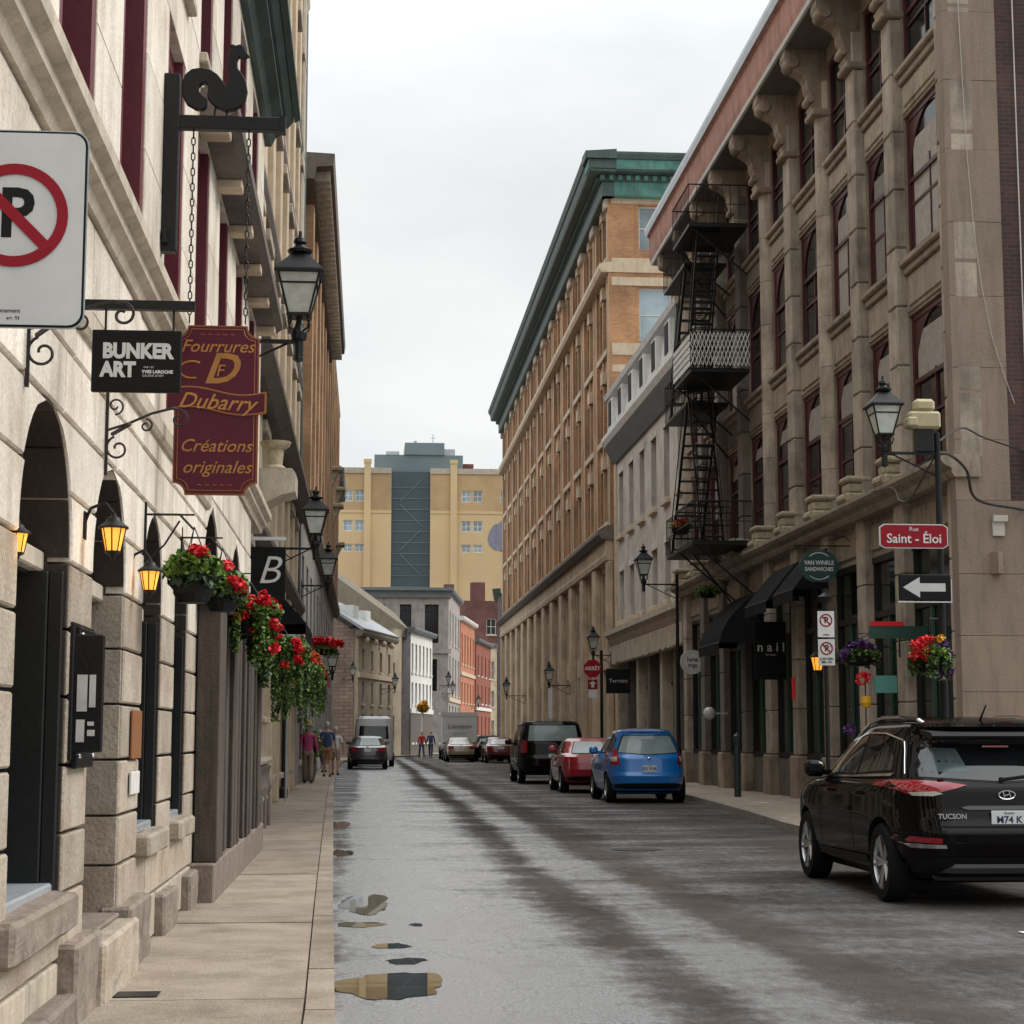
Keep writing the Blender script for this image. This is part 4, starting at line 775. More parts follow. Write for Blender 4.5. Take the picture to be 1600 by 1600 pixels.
# yellow warehouse with the dark tower
Y = thing('yellow_warehouse', 'huge pale yellow brick warehouse closing the street, split by a dark glass tower', 'building', (0, 320, 0))
for a, b in ((-30, 4.0), (11.0, 45)):
    wz = [(3.0, 0)] if a < 0 else [(18.0, 0)]
    base = -4.6 if a < 0 else 16.6
    ops = [(base + q * 2.1 + s * 7, base + q * 2.1 + s * 7 + 1.7, z0, z1) for q in (0, 1) for s in ((0, -1, -2) if a < 0 else (0, 1, 2, 3)) for z0, z1 in ((43.3, 45.4), (37.9, 39.9), (34.2, 35.6))]
    w = MB(); facade(w, a, b, 0, 49.2, ops, .4); w.build('brick_wall', 'silo_brick', Y)
    MB().box(a, b, .5, 30, 0, 49.2).build('wall_mass', 'silo_brick', Y)
    for c, d, z0, z1 in ops: win(Y, (c + d) / 2, z0, d - c, z1 - z0, .2, glass='glass_sky', frame='white_paint', nx=2, nz=2, t=.16)
    MB().box(a, b, -.25, .05, 48.4, 49.4).build('parapet', 'mould_stone', Y); MB().box(a, b, -.12, .05, 41.2, 41.7).build('band', 'silo_brick', Y)
    w = MB(); facade(w, a, b, 41.7, 48.4, [o_ for o_ in ops if o_[2] > 41.7], .1, -.04); w.build('upper_brickwork', 'silo_upper', Y)
for x in (-.9, -11, 14.6, 25): MB().box(x, x + 1.2, -.7, .05, 0, 50.2).box(x - .1, x + 1.3, -.8, .15, 50.2, 50.9).build('pier', 'silo_brick', Y)
MB().box(4.02, 10.98, 1.6, 30, 0, 49.0).build('glass_tower', 'silo_glass', Y)
for z in range(4, 48, 2): MB().box(4.0, 11.0, 1.45, 1.62, z, z + .12).build('floor_band', 'silo_top', Y)
for k, z in enumerate((30, 34.5, 39, 43.5)):
    s = 1 if k % 2 else -1; MB().cyl((7.5 - s * 2.0, 1.5, z), (7.5 + s * 2.0, 1.5, z + 4), .1, n=5).build('stair_line', 'silo_top', Y)
MB().box(.9, 17, 3, 24, 49.0, 52.3).build('upper_storey', 'silo_top', Y); MB().box(6.4, 13.6, 2.6, 20, 52.3, 54.5).build('penthouse', 'silo_top', Y); MB().box(13.61, 15.6, 4, 18, 52.3, 53.6).build('penthouse', 'zinc', Y)
MB().box(17.1, 19, 4, 8, 49.2, 50.9).build('brick_stack', 'brick_red', Y); MB().box(3, 5.4, 2.9, 4, 52.3, 52.9).box(8, 8.6, 3, 3.5, 54.5, 54.9).build('roof_unit', 'zinc', Y); MB().cyl((11.7, 8, 54.5), (11.7, 8, 57), .07).cyl((11.2, 8, 56.3), (12.2, 8, 56.3), .05).build('mast', 'zinc', Y)
MB().lathe([(.001, 0), (2.0, .1), (3.2, 1.2), (3.6, 2.8), (3.2, 4.6), (2.2, 6.2), (.001, 7)], 20, (0, 0, 0), Tm(24.2, -.06, 34.6) @ Matrix.Diagonal((.8, .01, .75, 1))).build('mural_patch', 'graffiti', Y)
def smooth_pts(p, n=6):
    p = [Vector(q) for q in p]; p = [p[0] * 2 - p[1]] + p + [p[-1] * 2 - p[-2]]; out = []
    for i in range(1, len(p) - 2):
        for k in range(n):
            t = k / n; a, b, c, d = p[i - 1:i + 3]; out.append(.5 * (2 * b + (c - a) * t + (2 * a - 5 * b + 4 * c - d) * t * t + (3 * b - a - 3 * c + d) * t ** 3))
    return out + [p[-2]]
# ------------------------------------------------------------------ street lanterns
def lantern_into(r, z=0, sc=1):
    m = MB(); s = sc
    m.cyl((0, 0, z - .2 * s), (0, 0, z + .10 * s), .045 * s).lathe([(.001, 0), (.075, .02), (.085, .09), (.05, .15), (.03, .2), (.03, .26)], 10, (0, 0, z)).lathe([(.001, -.22), (.03, -.2), (.05, -.17), (.03, -.14)], 8, (0, 0, z))
    for a in range(4):
        c, q = math.cos(a * PI / 2 + PI / 4), math.sin(a * PI / 2 + PI / 4); m.tube([(.03 * c, .03 * q, z + .1), (.13 * c, .13 * q, z + .13), (.15 * c, .15 * q, z + .2), (.11 * c, .11 * q, z + .26)], .01, 5)
    m.build('stem', 'black_metal', r)
    f = MB(); b, t, z0, z1 = .105, .205, z + .27, z + .68
    for i in (-1, 1):
        for j in (-1, 1): f.cyl((i * b, j * b, z0), (i * t, j * t, z1), .014, n=4)
    f.box(-b - .02, b + .02, -b - .02, b + .02, z0 - .02, z0 + .015, .008).box(-t - .045, t + .045, -t - .045, t + .045, z1, z1 + .035, .01)
    for i in (-1, 1): f.cyl((i * .18, -.18, z1 - .1), (i * .18, .18, z1 - .1), .01, n=4).cyl((-.18, i * .18, z1 - .1), (.18, i * .18, z1 - .1), .01, n=4)
    f.build('lantern_frame', 'black_metal', r)
    g = MB(); B, T_ = b - .006, t - .006
    for q in range(4):
        M = Matrix.Rotation(q * PI / 2, 4, 'Z'); g.add([M @ Vector(p) for p in ((-B, -B, z0), (B, -B, z0), (T_, -T_, z1), (-T_, -T_, z1))], [(0, 1, 2, 3)])
    g.build('lamp_glass', 'glass_lamp', r); MB().lathe([(.001, 0), (.045, .02), (.06, .12), (.05, .2), (.001, .22)], 10, (0, 0, z0 + .05)).build('bulb_globe', 'sign_white', r, True)
    h = MB(); w0, w1 = t + .04, .06; zz = z1 + .035; vs = [(-w0, -w0, zz), (w0, -w0, zz), (w0, w0, zz), (-w0, w0, zz), (-w1, -w1, zz + .21), (w1, -w1, zz + .21), (w1, w1, zz + .21), (-w1, w1, zz + .21)]
    h.add(vs, [(0, 1, 5, 4), (1, 2, 6, 5), (2, 3, 7, 6), (3, 0, 4, 7), (4, 5, 6, 7)]).lathe([(.08, .2), (.12, .21), (.13, .24), (.06, .27), (.045, .30), (.07, .32), (.06, .36), (.02, .38), (.015, .44), (.001, .45)], 10, (0, 0, zz - .0))
    h.build('lantern_roof', 'black_metal', r)
def lamp(label, x, y, z, to, pole=False, group='lanterns on iron arms along the street', sc=1):
    r = thing('street_lamp', label, 'street lamp', (x, y, z), 0, group); lantern_into(r); r.scale = (sc,) * 3
    d = (to - x) / sc; z = z / sc; s = 1 if d > 0 else -1
    MB().box(0, d, -.02, .02, -.02, .02).cyl((.1 * s, 0, -.01), (d, 0, -.01 - abs(d) * .42), .013).cyl((d * .98, 0, .0), (d * .62, 0, -.2), .011).box(d - .02 * s, d, -.06, .06, -.4, .12).build('arm', 'black_metal', r)
    if pole: MB().lathe([(.001, .12 - z), (.13, .12 - z), (.13, .25 - z), (.09, .35 - z), (.08, 1.1 - z), (.06, 1.2 - z), (.055, 2.2 - z), (.045, .3), (.001, .32)], 12, (d, 0, 0)).build('pole', 'black_metal', r, True)
    return r
lamp('large black lantern on the left wall beside the maroon sign', -.73, 18.0, 5.48, -1.44)
lamp('second black lantern of the left wall, below the orange brick facade', -.98, 33.0, 4.92, -1.66)
lamp('third and smaller lantern of the left wall, against the grey stone base', -1.05, 47, 5.4, -1.75)
lamp('fourth tiny lantern of the left wall above the red awning', -1.2, 62, 3.6, -1.9)
lp = lamp('black lantern on the tall pole carrying the red street name plate', 6.36, 21.5, 4.98, 7.03, True, None, .84)
lamp('black lantern on a pole in front of the grey mansard house', 7.75, 50, 5.75, 8.7, True)
lamp('lantern above the red octagonal stop sign', 8.7, 69, 4.6, 9.4)
lamp('lantern on a long arm half way along the sandstone base', 8.5, 84, 3.85, 9.5)
lamp('farthest lantern on the sandstone base of the brick warehouse', 8.35, 108, 3.9, 9.5)
lamp('small lantern on the beige stone house', 1.9, 123.5, 4.7, 1.0)
lamp('small lantern hanging in front of the grey stone building', 7.1, 150, 5.0, 6.2)
for x, y, z, lb in ((6.3, 140, 5.4, 'lantern before the white plastered house wall'), (10.8, 175, 4.4, 'lantern on the orange house'), (-.95, 118, 5.2, 'lantern hanging before the rubble gable wall')): lamp(lb, x, y, z, x - .7)
# signs on the tall pole: belong to the pole, street name plate, arrow plate, yellow signal box
S = thing('street_name_sign', 'red street name plate reading Rue Saint-Eloi on the lantern pole', 'sign', (7.09, 21.38, 3.93))
MB().prism([(-.86, -.11), (-.80, -.15), (-.06, -.15), (-.0, -.11), (.0, .11), (-.06, .15), (-.80, .15), (-.86, .11)], 'y', -.012, .012).build('edge', 'sign_white', S)
MB().prism([(-.845, -.105), (-.795, -.137), (-.065, -.137), (-.015, -.105), (-.015, .105), (-.065, .137), (-.795, .137), (-.845, .105)], 'y', -.018, -.0125).build('face', 'sign_red', S)
text('Saint - Éloi', .16, 'sign_white', S, (-.43, -.021, -.035), bold=.002); text('Rue', .075, 'sign_white', S, (-.43, -.021, .085))
S = thing('one_way_sign', 'black plate with a white arrow pointing left under the street name', 'sign', (7.07, 21.36, 3.3))
MB().box(-.62, .03, -.012, .012, -.16, .16, .01).build('plate', 'sign_black', S); MB().prism([(-.57, 0), (-.36, .125), (-.36, .05), (-.04, .05), (-.04, -.05), (-.36, -.05), (-.36, -.125)], 'y', -.018, -.0125).build('arrow', 'sign_white', S)
MB().box(-.63, .04, -.0125, .0, -.185, -.17).box(.032, .042, -.0125, .0, -.17, .1).build('plate_edge', 'sign_white', S)
S = thing('signal_box', 'pale yellow weathered junction box on top of the lantern pole', 'box', (6.86, 21.5, 5.28)); MB().box(-.2, .2, -.1, .1, 0, .22, .03).box(-.12, .14, -.08, .1, .22, .38, .04).box(-.23, -.1, -.13, .1, .02, .14, .02).build('case', 'device_yellow', S); MB().box(-.1, .1, -.06, .1, -.28, 0).build('bracket', 'black_metal', S)
for k, (lb, pts) in enumerate((('thick dark cable sagging from the lantern pole to the corner building', [(7.0, 21.5, 5.0), (7.9, 23.6, 5.3), (8.6, 25, 5.3), (9.3, 26.6, 5.1), (10.6, 28.15, 5.15)]), ('upper thin cable from the pole to the corner building', [(7.0, 21.5, 5.1), (8.2, 24, 5.75), (9.4, 26.5, 6.05), (10.7, 28.15, 6.1)]), ('cable looping from the pole up to the shop cornice', [(7.0, 21.5, 4.95), (7.3, 23.5, 4.7), (7.9, 26, 5.0), (8.7, 29, 5.6), (9.2, 32, 5.95)]))):
    tag(MB().tube(smooth_pts(pts), .022 if k == 0 else .013, 6).build('cable', 'cable'), lb, 'cable')
def no_parking_face(S, cx, cz, r, y):
    ring = MB().lathe([(r * .80, 0), (r, 0), (r, .004), (r * .80, .004), (r * .80, 0)], 40, (0, 0, 0), Tm(cx, y, cz) @ Matrix.Rotation(PI / 2, 4, 'X'))
    a = r * .9 * .7071; w = r * .075; ring.prism([(cx - a - w, cz + a - w), (cx - a + w, cz + a + w), (cx + a + w, cz - a + w), (cx + a - w, cz - a - w)], 'y', y - .0045, y - .001); ring.build('prohibition_ring', 'sign_red', S)
    text('P', r * 1.32, 'sign_black', S, (cx + r * .03, y - .0005, cz), ext=.0008, bold=r * .035, sx=.95)
# nearest sign on the left
S = thing('no_parking_sign', 'large white no parking sign cut by the left edge of the picture', 'sign', (-.822, 4.1, 2.662))
def rrect(w, h, r, n=5): return [(sx * (w - r) + r * math.cos(a), sz * (h - r) + r * math.sin(a)) for sx, sz, a0 in ((1, 1, 0), (-1, 1, PI / 2), (-1, -1, PI), (1, -1, 1.5 * PI)) for a in [a0 + i * PI / 2 / n for i in range(n + 1)]]
MB().prism(rrect(.165, .235, .035), 'y', 0, .003).build('plate_edge', 'zinc', S)
MB().prism(rrect(.162, .232, .033), 'y', -.002, -.0002).build('border', 'sign_black', S); MB().prism(rrect(.157, .227, .03), 'y', -.004, -.0022).build('face', 'sign_white', S)
no_parking_face(S, -.0, .03, .122, -.0042)
text('stationnement', .014, 'sign_black', S, (-.02, -.0045, -.195), ext=.0005); text('arr. 93', .011, 'sign_black', S, (.005, -.0045, -.212), ext=.0005)
MB().box(-.5, .02, .004, .03, .16, .19).box(-.5, .02, .004, .03, -.19, -.16).cyl((-.5, .02, -2.6), (-.5, .02, .5), .03).build('support', 'zinc', S)
# BUNKER ART
S = thing('gallery_sign', 'black hanging gallery sign reading BUNKER ART under a short black bar', 'sign', (-1.46, 8.5, 3.12))
MB().box(.14, .56, -.015, .015, 0, .30, .004).build('board', 'sign_black', S)
text('BUNKER', .098, 'sign_white', S, (.355, -.017, .195), bold=.005, ext=.001, sx=.88); text('ART', .098, 'sign_white', S, (.265, -.017, .105), bold=.005, ext=.001, sx=.88)
text('YVES LAROCHE', .021, 'sign_white', S, (.45, -.017, .098), bold=.001, ext=.001); text('PAR / BY', .013, 'sign_white', S, (.385, -.017, .12), ext=.001, al='LEFT', ); text('GALERIE D\'ART', .015, 'sign_white', S, (.43, -.017, .079), ext=.001)
MB().box(-.02, .62, -.02, .02, .40, .445).cyl((.2, 0, .3), (.2, 0, .4), .006, n=5).cyl((.52, 0, .3), (.52, 0, .4), .006, n=5).box(-.02, 0, -.05, .05, .3, .55).build('bracket', 'black_metal', S)
# Dubarry
S = thing('furrier_sign', 'tall maroon and gold hanging sign reading Fourrures Dubarry Créations originales', 'sign', (-1.43, 12.46, 3.14))
def plaque(w, h, r):
    pts = []
    for sx, sz, a0 in ((1, 1, -PI / 2), (-1, 1, 0), (-1, -1, PI / 2), (1, -1, PI)):
        seg = [(sx * w + r * math.cos(a0 + PI - (i * PI / 2 / 5) + 0), sz * h + r * math.sin(a0 + PI - (i * PI / 2 / 5))) for i in range(6)]
        pts += seg
    return pts
def plq(w, h, r):
    p = []
    for cx, cz, s in ((w, h, 0), (-w, h, 1), (-w, -h, 2), (w, -h, 3)):
        a0 = [1.5 * PI, 0, PI / 2, PI][s]; p += [(cx + r * math.cos(a0 - i * PI / 10), cz + r * math.sin(a0 - i * PI / 10)) for i in range(6)]
    return p
def shift(p, x, z): return [(a + x, b + z) for a, b in p]
cx, cz = .36, .62
for nm, w_, h_, r_, y_, m_ in (('gilt_edge', .292, .60, .085, .0, 'gold_edge'), ('board', .280, .588, .085, -.012, 'maroon')):
    MB().prism(shift(plq(w_, h_, r_), cx, cz), 'y', y_ - .008, y_ + (.02 if nm == 'gilt_edge' else 0)).build(nm, m_, S)
for w_, h_, r_ in ((.262, .57, .08),):
    pp = [(a, -.0215, b) for a, b in shift(plq(w_, h_, r_), cx, cz)]; MB().tube(pp + [pp[0]], .003, 4).build('gilt_line', 'gold_edge', S)
wav = lambda x, o: cz + .06 + o - .028 * math.sin((x - cx) / .33 * PI * .9)
xs_ = [cx - .345 + i * .69 / 14 for i in range(15)]
MB().prism([(x, wav(x, .075)) for x in xs_] + [(x, wav(x, -.075)) for x in reversed(xs_)], 'y', -.034, .012).build('ribbon_edge', 'gold_edge', S)
xs2 = [cx - .335 + i * .67 / 14 for i in range(15)]; MB().prism([(x, wav(x, .064)) for x in xs2] + [(x, wav(x, -.064)) for x in reversed(xs2)], 'y', -.038, -.0345).build('ribbon', 'maroon', S)
for s_, sz_, px, pz, sh in (('Fourrures', .125, cx, 1.065, .35), ('Créations', .125, cx, .36, .35), ('originales', .125, cx + .01, .21, .35)): text(s_, sz_, 'gold', S, (px, -.022, pz), shear=sh, ext=.002, bold=.0005)
text('Dubarry', .155, 'gold', S, (cx, -.040, .665), rot=(PI / 2, .05, 0), shear=.4, ext=.002, bold=.001)
text('D', .30, 'gold', S, (cx + .02, -.022, .90), shear=.35, ext=.002, bold=.006); text('F', .12, 'gold', S, (cx + .02, -.030, .89), shear=.2, ext=.002)
pp = [(cx - .17 + .09 * math.cos(a), -.024, .90 + .06 * math.sin(a)) for a in [PI * .3 + i * PI * 1.3 / 12 for i in range(13)]]; MB().tube(pp, .007, 5).build('flourish', 'gold', S)
text('~ ~ ~ ~ ~', .06, 'gold_edge', S, (cx, -.022, 1.155), ext=.001); text('~ ~ ~ ~ ~', .06, 'gold_edge', S, (cx, -.022, .09), ext=.001)
B = thing('rooster_bracket', 'black metal rooster standing on a long black bar fixed to the left facade', 'sign bracket', (-1.46, 12.46, 5.83))
MB().box(0, .82, -.035, .035, -.05, .05, .006).box(-.02, .09, -.05, .05, -.95, .35, .006).box(.8, .84, -.045, .045, -.06, .06).box(.0, .03, -.1, .1, -.9, -.8).build('bar', 'black_metal', B)
def link_chain(pts, r, name='chain', m='black_metal', parent=None, k=.055):
    w = MB(); a, b = Vector(pts[0]), Vector(pts[1]); n = int((b - a).length / k); d = (b - a) / n
    for i in range(n):
        c = a + d * (i + .5); e = (Vector((1, 0, 0)) if i % 2 else Vector((0, 1, 0))) * k * .22; h = d * .62; q = [c - h, c - h * .5 + e, c + h * .5 + e, c + h, c + h * .5 - e, c - h * .5 - e]; w.tube(q + [q[0]], r, 4)
    return w.build(name, m, parent)
link_chain([(.19, 0, -.05), (.19, 0, -1.45)], .0045, parent=B); link_chain([(.58, 0, -.05), (.58, 0, -1.45)], .0045, parent=B)
# rooster: solid silhouette with thickness
rp_ = [(235, 770), (195, 690), (190, 590), (215, 510), (270, 460), (350, 445), (430, 460), (490, 500), (530, 550), (565, 600), (585, 560), (588, 480), (575, 400), (580, 320), (600, 270), (585, 240), (610, 225), (640, 240), (680, 225), (715, 245), (730, 290), (760, 330), (730, 335), (725, 355), (700, 365), (680, 345), (665, 340), (655, 380), (660, 440), (700, 490), (735, 560), (748, 640), (735, 710), (700, 770), (640, 810), (570, 825), (500, 800), (440, 750), (405, 700), (412, 640), (405, 580), (370, 580), (335, 610), (335, 650), (370, 690), (410, 720), (405, 790), (370, 820), (310, 815), (290, 800)]
RP = [((px - 70) / 5.33 / 224.7, (870 - pz) / 5.33 / 224.7 + .05) for px, pz in rp_]
o = MB().prism(RP, 'y', -.03, .03).build('rooster', 'black_metal', B)
md = o.modifiers.new('b', 'BEVEL'); md.width = .018; md.segments = 2; md.limit_method = 'ANGLE'
MB().cyl((.42, 0, .04), (.42, 0, .1), .008).cyl((.33, 0, .04), (.34, 0, .12), .008).build('legs', 'black_metal', B)
# scrolled iron brackets over the first arches
def scroll(c, r, turns, a0, s=1): return [(c[0] + r * (1 - .75 * i / 22) * math.cos(a0 + s * turns * 2 * PI * i / 22), 0, c[1] + r * (1 - .75 * i / 22) * math.sin(a0 + s * turns * 2 * PI * i / 22)) for i in range(23)]
for lb, x, y, z in (('wrought iron scroll bracket above the first arch, partly behind the no parking sign', -1.46, 7.62, 3.22), ('wrought iron scroll bracket above the second arch', -1.46, 9.95, 3.18), ):
    r = thing('scroll_bracket', lb, 'bracket', (x, y, z)); w = MB(); w.box(0, .015, -.01, .01, -.25, .3)
    w.tube([(0, 0, 0), (.12, 0, .04), (.25, 0, .10), (.36, 0, .13), (.40, 0, .12)], .008, 5).tube(scroll((.40, .07), .055, 1.1, PI / 2, -1), .007, 5).tube(scroll((.07, -.1), .07, 1.2, PI * .6, 1), .007, 5).tube(scroll((.22, .03), .04, 1.1, PI / 2, -1), .006, 5).tube(scroll((.05, .14), .05, 1.2, -PI * .5, 1), .006, 5)
    w.cyl((.02, .12, .0), (.14, -.05, .03), .012, n=5).build('ironwork', 'iron_brown', r)
# lit wall lanterns
def wall_lantern(lb, x, y, z, wall, wy=None, sc=1):
    r = thing('wall_lantern', lb, 'wall lantern', (x, y, z), 0, 'lit amber wall lanterns'); d = wall - x
    MB().lathe([(.001, .245), (.02, .24), (.025, .215), (.055, .20), (.065, .17), (.10, .145), (.125, .125), (.125, .11), (.001, .11)], 12).lathe([(.001, -.16), (.02, -.14), (.025, -.115), (.065, -.09), (.065, -.075), (.001, -.075)], 12).build('cap', 'black_metal', r, True)
    MB().lathe([(.06, -.08), (.098, .11)], 8).build('lamp_glass', 'lamp_lit', r); MB().ball((0, 0, .02), .033).build('bulb', 'bulb_lit', r)
    w = MB()
    for i in range(8): a = i * PI / 4; w.cyl((.062 * math.cos(a), .062 * math.sin(a), -.08), (.101 * math.cos(a), .101 * math.sin(a), .11), .006, n=4)
    w.tube([(0, 0, .24), (d * .3, 0, .33), (d * .8, .0, .28), (d, .0, .15)], .014, 6).box(d - .015, d + .015, -.05, .05, .02, .25).build('frame', 'black_metal', r)
    l = bpy.data.lights.new('lantern_light', 'POINT'); l.energy = 5; l.color = (1, .55, .18); l.shadow_soft_size = .06; lo = bpy.data.objects.new('light', l); C.objects.link(lo); lo.parent = r; lo.location = (0, -.0, .0)
    r.scale = (sc,) * 3; return r
wall_lantern('nearest full amber lantern, between the first two arches', -1.31, 9.3, 2.49, -1.55, sc=.62)
wall_lantern('second amber lantern, lower left of the flower basket', -1.36, 11.3, 2.45, -1.56, sc=.62)
wall_lantern('amber lantern at the left edge of the picture, half hidden in the first arch', -1.475, 7.66, 2.30, -1.55, sc=.42)
wall_lantern('single amber lantern on the right facade beside the parking signs', 9.25, 36.4, 2.95, 9.5, sc=1.4)
# notices on the left wall
tag(MB().box(-1.45, -1.30, 9.02, 9.06, 1.42, 2.0, .006).build('notice_case', 'black_metal'), 'dark glazed notice case beside the second doorway', 'notice case')
NC = bpy.data.objects['notice_case']; MB().box(-1.425, -1.375, 9.01, 9.018, 1.62, 1.80).box(-1.365, -1.335, 9.01, 9.018, 1.64, 1.80).box(-1.425, -1.385, 9.01, 9.018, 1.47, 1.58).box(-1.37, -1.335, 9.01, 9.018, 1.50, 1.53).box(-1.37, -1.34, 9.01, 9.018, 1.55, 1.57).build('paper', 'paper', NC)
MB().box(-1.47, -1.44, 8.98, 9.62, 1.38, 2.06, .006).build('case_back', 'black_metal', NC)
P = thing('shop_poster', 'dark notice board with white papers on the pier between the first arch and the door', 'notice board', (-1.45, 9.3, 1.7)); MB().box(0, .03, -.27, .27, -.36, .34, .006).build('board', 'sign_black', P)
MB().box(.031, .034, -.16, .0, .0, .18).box(.031, .034, -.16, .0, -.18, -.04).box(.031, .034, .04, .12, -.06, -.02).box(.031, .034, .04, .14, .04, .14).box(.031, .034, .04, .12, -.15, -.10).build('paper', 'paper', P)
for y in (-.22, .22):
    for z in (.3, -.3): MB().ball((.035, y, z), .012, 6).build('screw', 'chrome', P)
tag(MB().box(-1.455, -1.44, 11.3, 11.75, 1.36, 1.66, .004).build('menu_board', 'poster_orange'), 'orange wooden menu board on the pier after the doorway', 'menu board')
tag(MB().box(-1.455, -1.44, 11.3, 11.7, 1.14, 1.28, .004).build('white_notice', 'paper'), 'small white notice under the orange menu board', 'notice')
# ------------------------------------------------------------------ flower baskets
def foliage(name, n, fn, m, parent, size=.03, kind='stuff', seed=1):
    r = random.Random(seed); mb = MB()
    for _ in range(n):
        p = Vector(fn(r)); s = size * r.uniform(.6, 1.3); q = Matrix.Rotation(r.uniform(0, 6.28), 3, 'Z') @ Matrix.Rotation(r.uniform(.1, 1.4), 3, 'X')
        v = [q @ Vector(a) * s + p for a in ((0, -1, 0), (.75, -.2, .12), (.45, .8, 0), (-.45, .8, 0), (-.75, -.2, .12))]; mb.add(v, [(0, 1, 2, 3, 4)])
    o = mb.build(name, m, parent)
    if kind: o['kind'] = kind
    return o
def ell(c, rx, ry, rz, top=False):
    def f(r):
        a = r.uniform(0, 6.28); u = r.uniform(-.3 if top else -1, 1); q = r.uniform(.55, 1.05) ; h = math.sqrt(max(0, 1 - u * u)); return (c[0] + rx * q * h * math.cos(a), c[1] + ry * q * h * math.sin(a), c[2] + rz * q * u)
    return f
def basket(lb, x, y, z, w=.22, trail=.3, flowers=((0, 0),), fm='flower_red', seed=1, wall=-1.46, group='hanging flower baskets of the left facade', dense=1, ry=1.3, arm=True, fs=.055):
    r = thing('flower_basket', lb, 'flower basket', (x, y, z), 0, group); rnd = random.Random(seed)
    MB().lathe([(.001, -.16), (w * .55, -.16), (w * .75, -.10), (w * .8, .02), (w * .7, .02), (.001, 0)], 14).build('planter', 'sign_black', r)
    foliage('foliage', int(900 * dense), ell((0, 0, .05), w * 1.15, w * ry, .13, True), 'leaf', r, .026, seed=seed)
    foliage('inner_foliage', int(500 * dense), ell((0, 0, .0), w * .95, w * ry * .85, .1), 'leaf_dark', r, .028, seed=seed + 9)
    if trail:
        st = [(rnd.uniform(0, 6.28), rnd.uniform(.4, 1) * trail, rnd.uniform(.75, 1.15)) for _ in range(26)]
        st = [(a_, l_ * q_, k_) for (a_, l_, k_), q_ in zip(st, [rnd.choice((.5, .8, 1, 1.15)) for _ in st])]
        def tf(q):
            a, l, k = q.choice(st); t = q.uniform(0, 1); return (w * k * math.cos(a) + q.uniform(-.03, .03), w * ry * k * math.sin(a) + q.uniform(-.03, .03), -t * l + .02)
        foliage('trailing_foliage', int(1150 * dense * trail / .4), tf, 'leaf', r, .022, seed=seed + 3)
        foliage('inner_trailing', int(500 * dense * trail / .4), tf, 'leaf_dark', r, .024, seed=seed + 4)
    for fx, fz in [(q[0] + rnd.uniform(-.05, .05) * (i > 0), q[1] + rnd.uniform(-.06, .04) * (i > 0)) for q in flowers for i in (0, 1)]: foliage('flower_head', 80, ell((fx, rnd.uniform(-.30, .05) * (w / .26), fz), fs, fs, fs * .8), fm, r, max(.02, fs * .32), kind=None, seed=rnd.randint(1, 999))
    if arm and wall is not None:
        d = wall - x; w_ = MB(); w_.tube([(0, 0, .32), (d * .3, 0, .42), (d, 0, .42)], .008, 5).tube([(d, 0, .1), (d * .6, 0, .22), (d * .3, 0, .38)], .007, 5).box(d - .01, d + .01, -.02, .02, .0, .5).tube([(d, 0, .42), (0, 0, .42)], .007, 5)
        for i in range(3): a = i * 2.09; w_.cyl((0, 0, .34), (w * .8 * math.cos(a), w * .8 * math.sin(a), .0), .004, n=4)
        w_.build('hanger', 'black_metal', r)
    return r
basket('nearest flower basket, dark planter with one red bloom beside the amber lantern', -1.14, 11.8, 2.52, .17, 0, ((.02, .17),), seed=11)
basket('second flower basket from the viewer with red blooms to its right', -1.14, 14.1, 2.62, .17, .12, ((-.02, .2), (.04, .2), (.10, .07), (.16, .02)), seed=12, dense=1.2, fs=.05)
basket('middle flower basket with a thick row of red geraniums', -1.12, 17.2, 2.62, .26, .62, ((-.16, .2), (-.1, .18), (-.03, .17), (.04, .15), (.08, .14), (.16, .14), (.24, .08), (.14, .2), (.2, .13), (-.25, .05), (.27, -.1), (.1, -.12), (-.05, .0), (.2, -.25)), seed=13, dense=1.5, fs=.06)
basket('long trailing flower basket left of the blackboard sign', -1.05, 21.5, 2.5, .30, .72, ((.0, .16), (.2, .1), (-.2, .02), (.1, -.15), (.22, -.1), (.26, .0)), seed=14, dense=2.0, fs=.055)
basket('fifth flower basket, green with few red blooms, above the iron railing', -1.05, 26.5, 2.42, .34, .70, ((.25, .12), (.1, .2), (-.2, .1), (.3, -.1), (.0, -.2)), seed=15, dense=1.9, fs=.06, wall=-1.68)
basket('last leafy basket of the left facade before the orange blooms', -1.15, 33, 2.4, .34, .5, ((.2, .15),), seed=16, dense=1.2, wall=-1.68)
basket('orange red flower basket over the far left pavement', -1.35, 43, 3.0, .34, .2, ((-.15, .2), (0, .25), (.15, .12), (.1, .35), (.2, -.05), (-.05, .02), (.0, .4)), 'flower_orange', seed=17, wall=-1.75, dense=1, fs=.15)
basket('red umbrella-like flower basket beside the small lantern', -1.3, 55, 4.1, .35, .3, ((-.3, .25), (-.1, .27), (.1, .27), (.3, .22), (.4, .2)), 'flower_red', seed=18, wall=-1.9, dense=.8, fs=.16)
basket('flower basket of red and violet blooms on the lantern pole', 6.80, 21.3, 2.42, .22, .3, ((-.18, .18), (-.08, .22), (-.22, .06), (-.1, .08)), 'flower_red', seed=19, wall=None, group='flower baskets on the right', fs=.07)
r = bpy.data.objects['flower_basket.008']
for k in range(4): foliage('flower_head', 120, ell((.14 + .05 * (k % 2), -.05, .16 - .1 * k), .09, .09, .07), 'flower_purple', r, .022, kind=None, seed=50 + k)
foliage('flower_head', 60, ell((.10, -.1, .25), .06, .06, .04), 'flower_yellow', r, .02, kind=None, seed=77)
MB().tube([(0, 0, .35), (.0, 0, .5), (.2, .2, .5)], .01).build('hanger', 'black_metal', r)
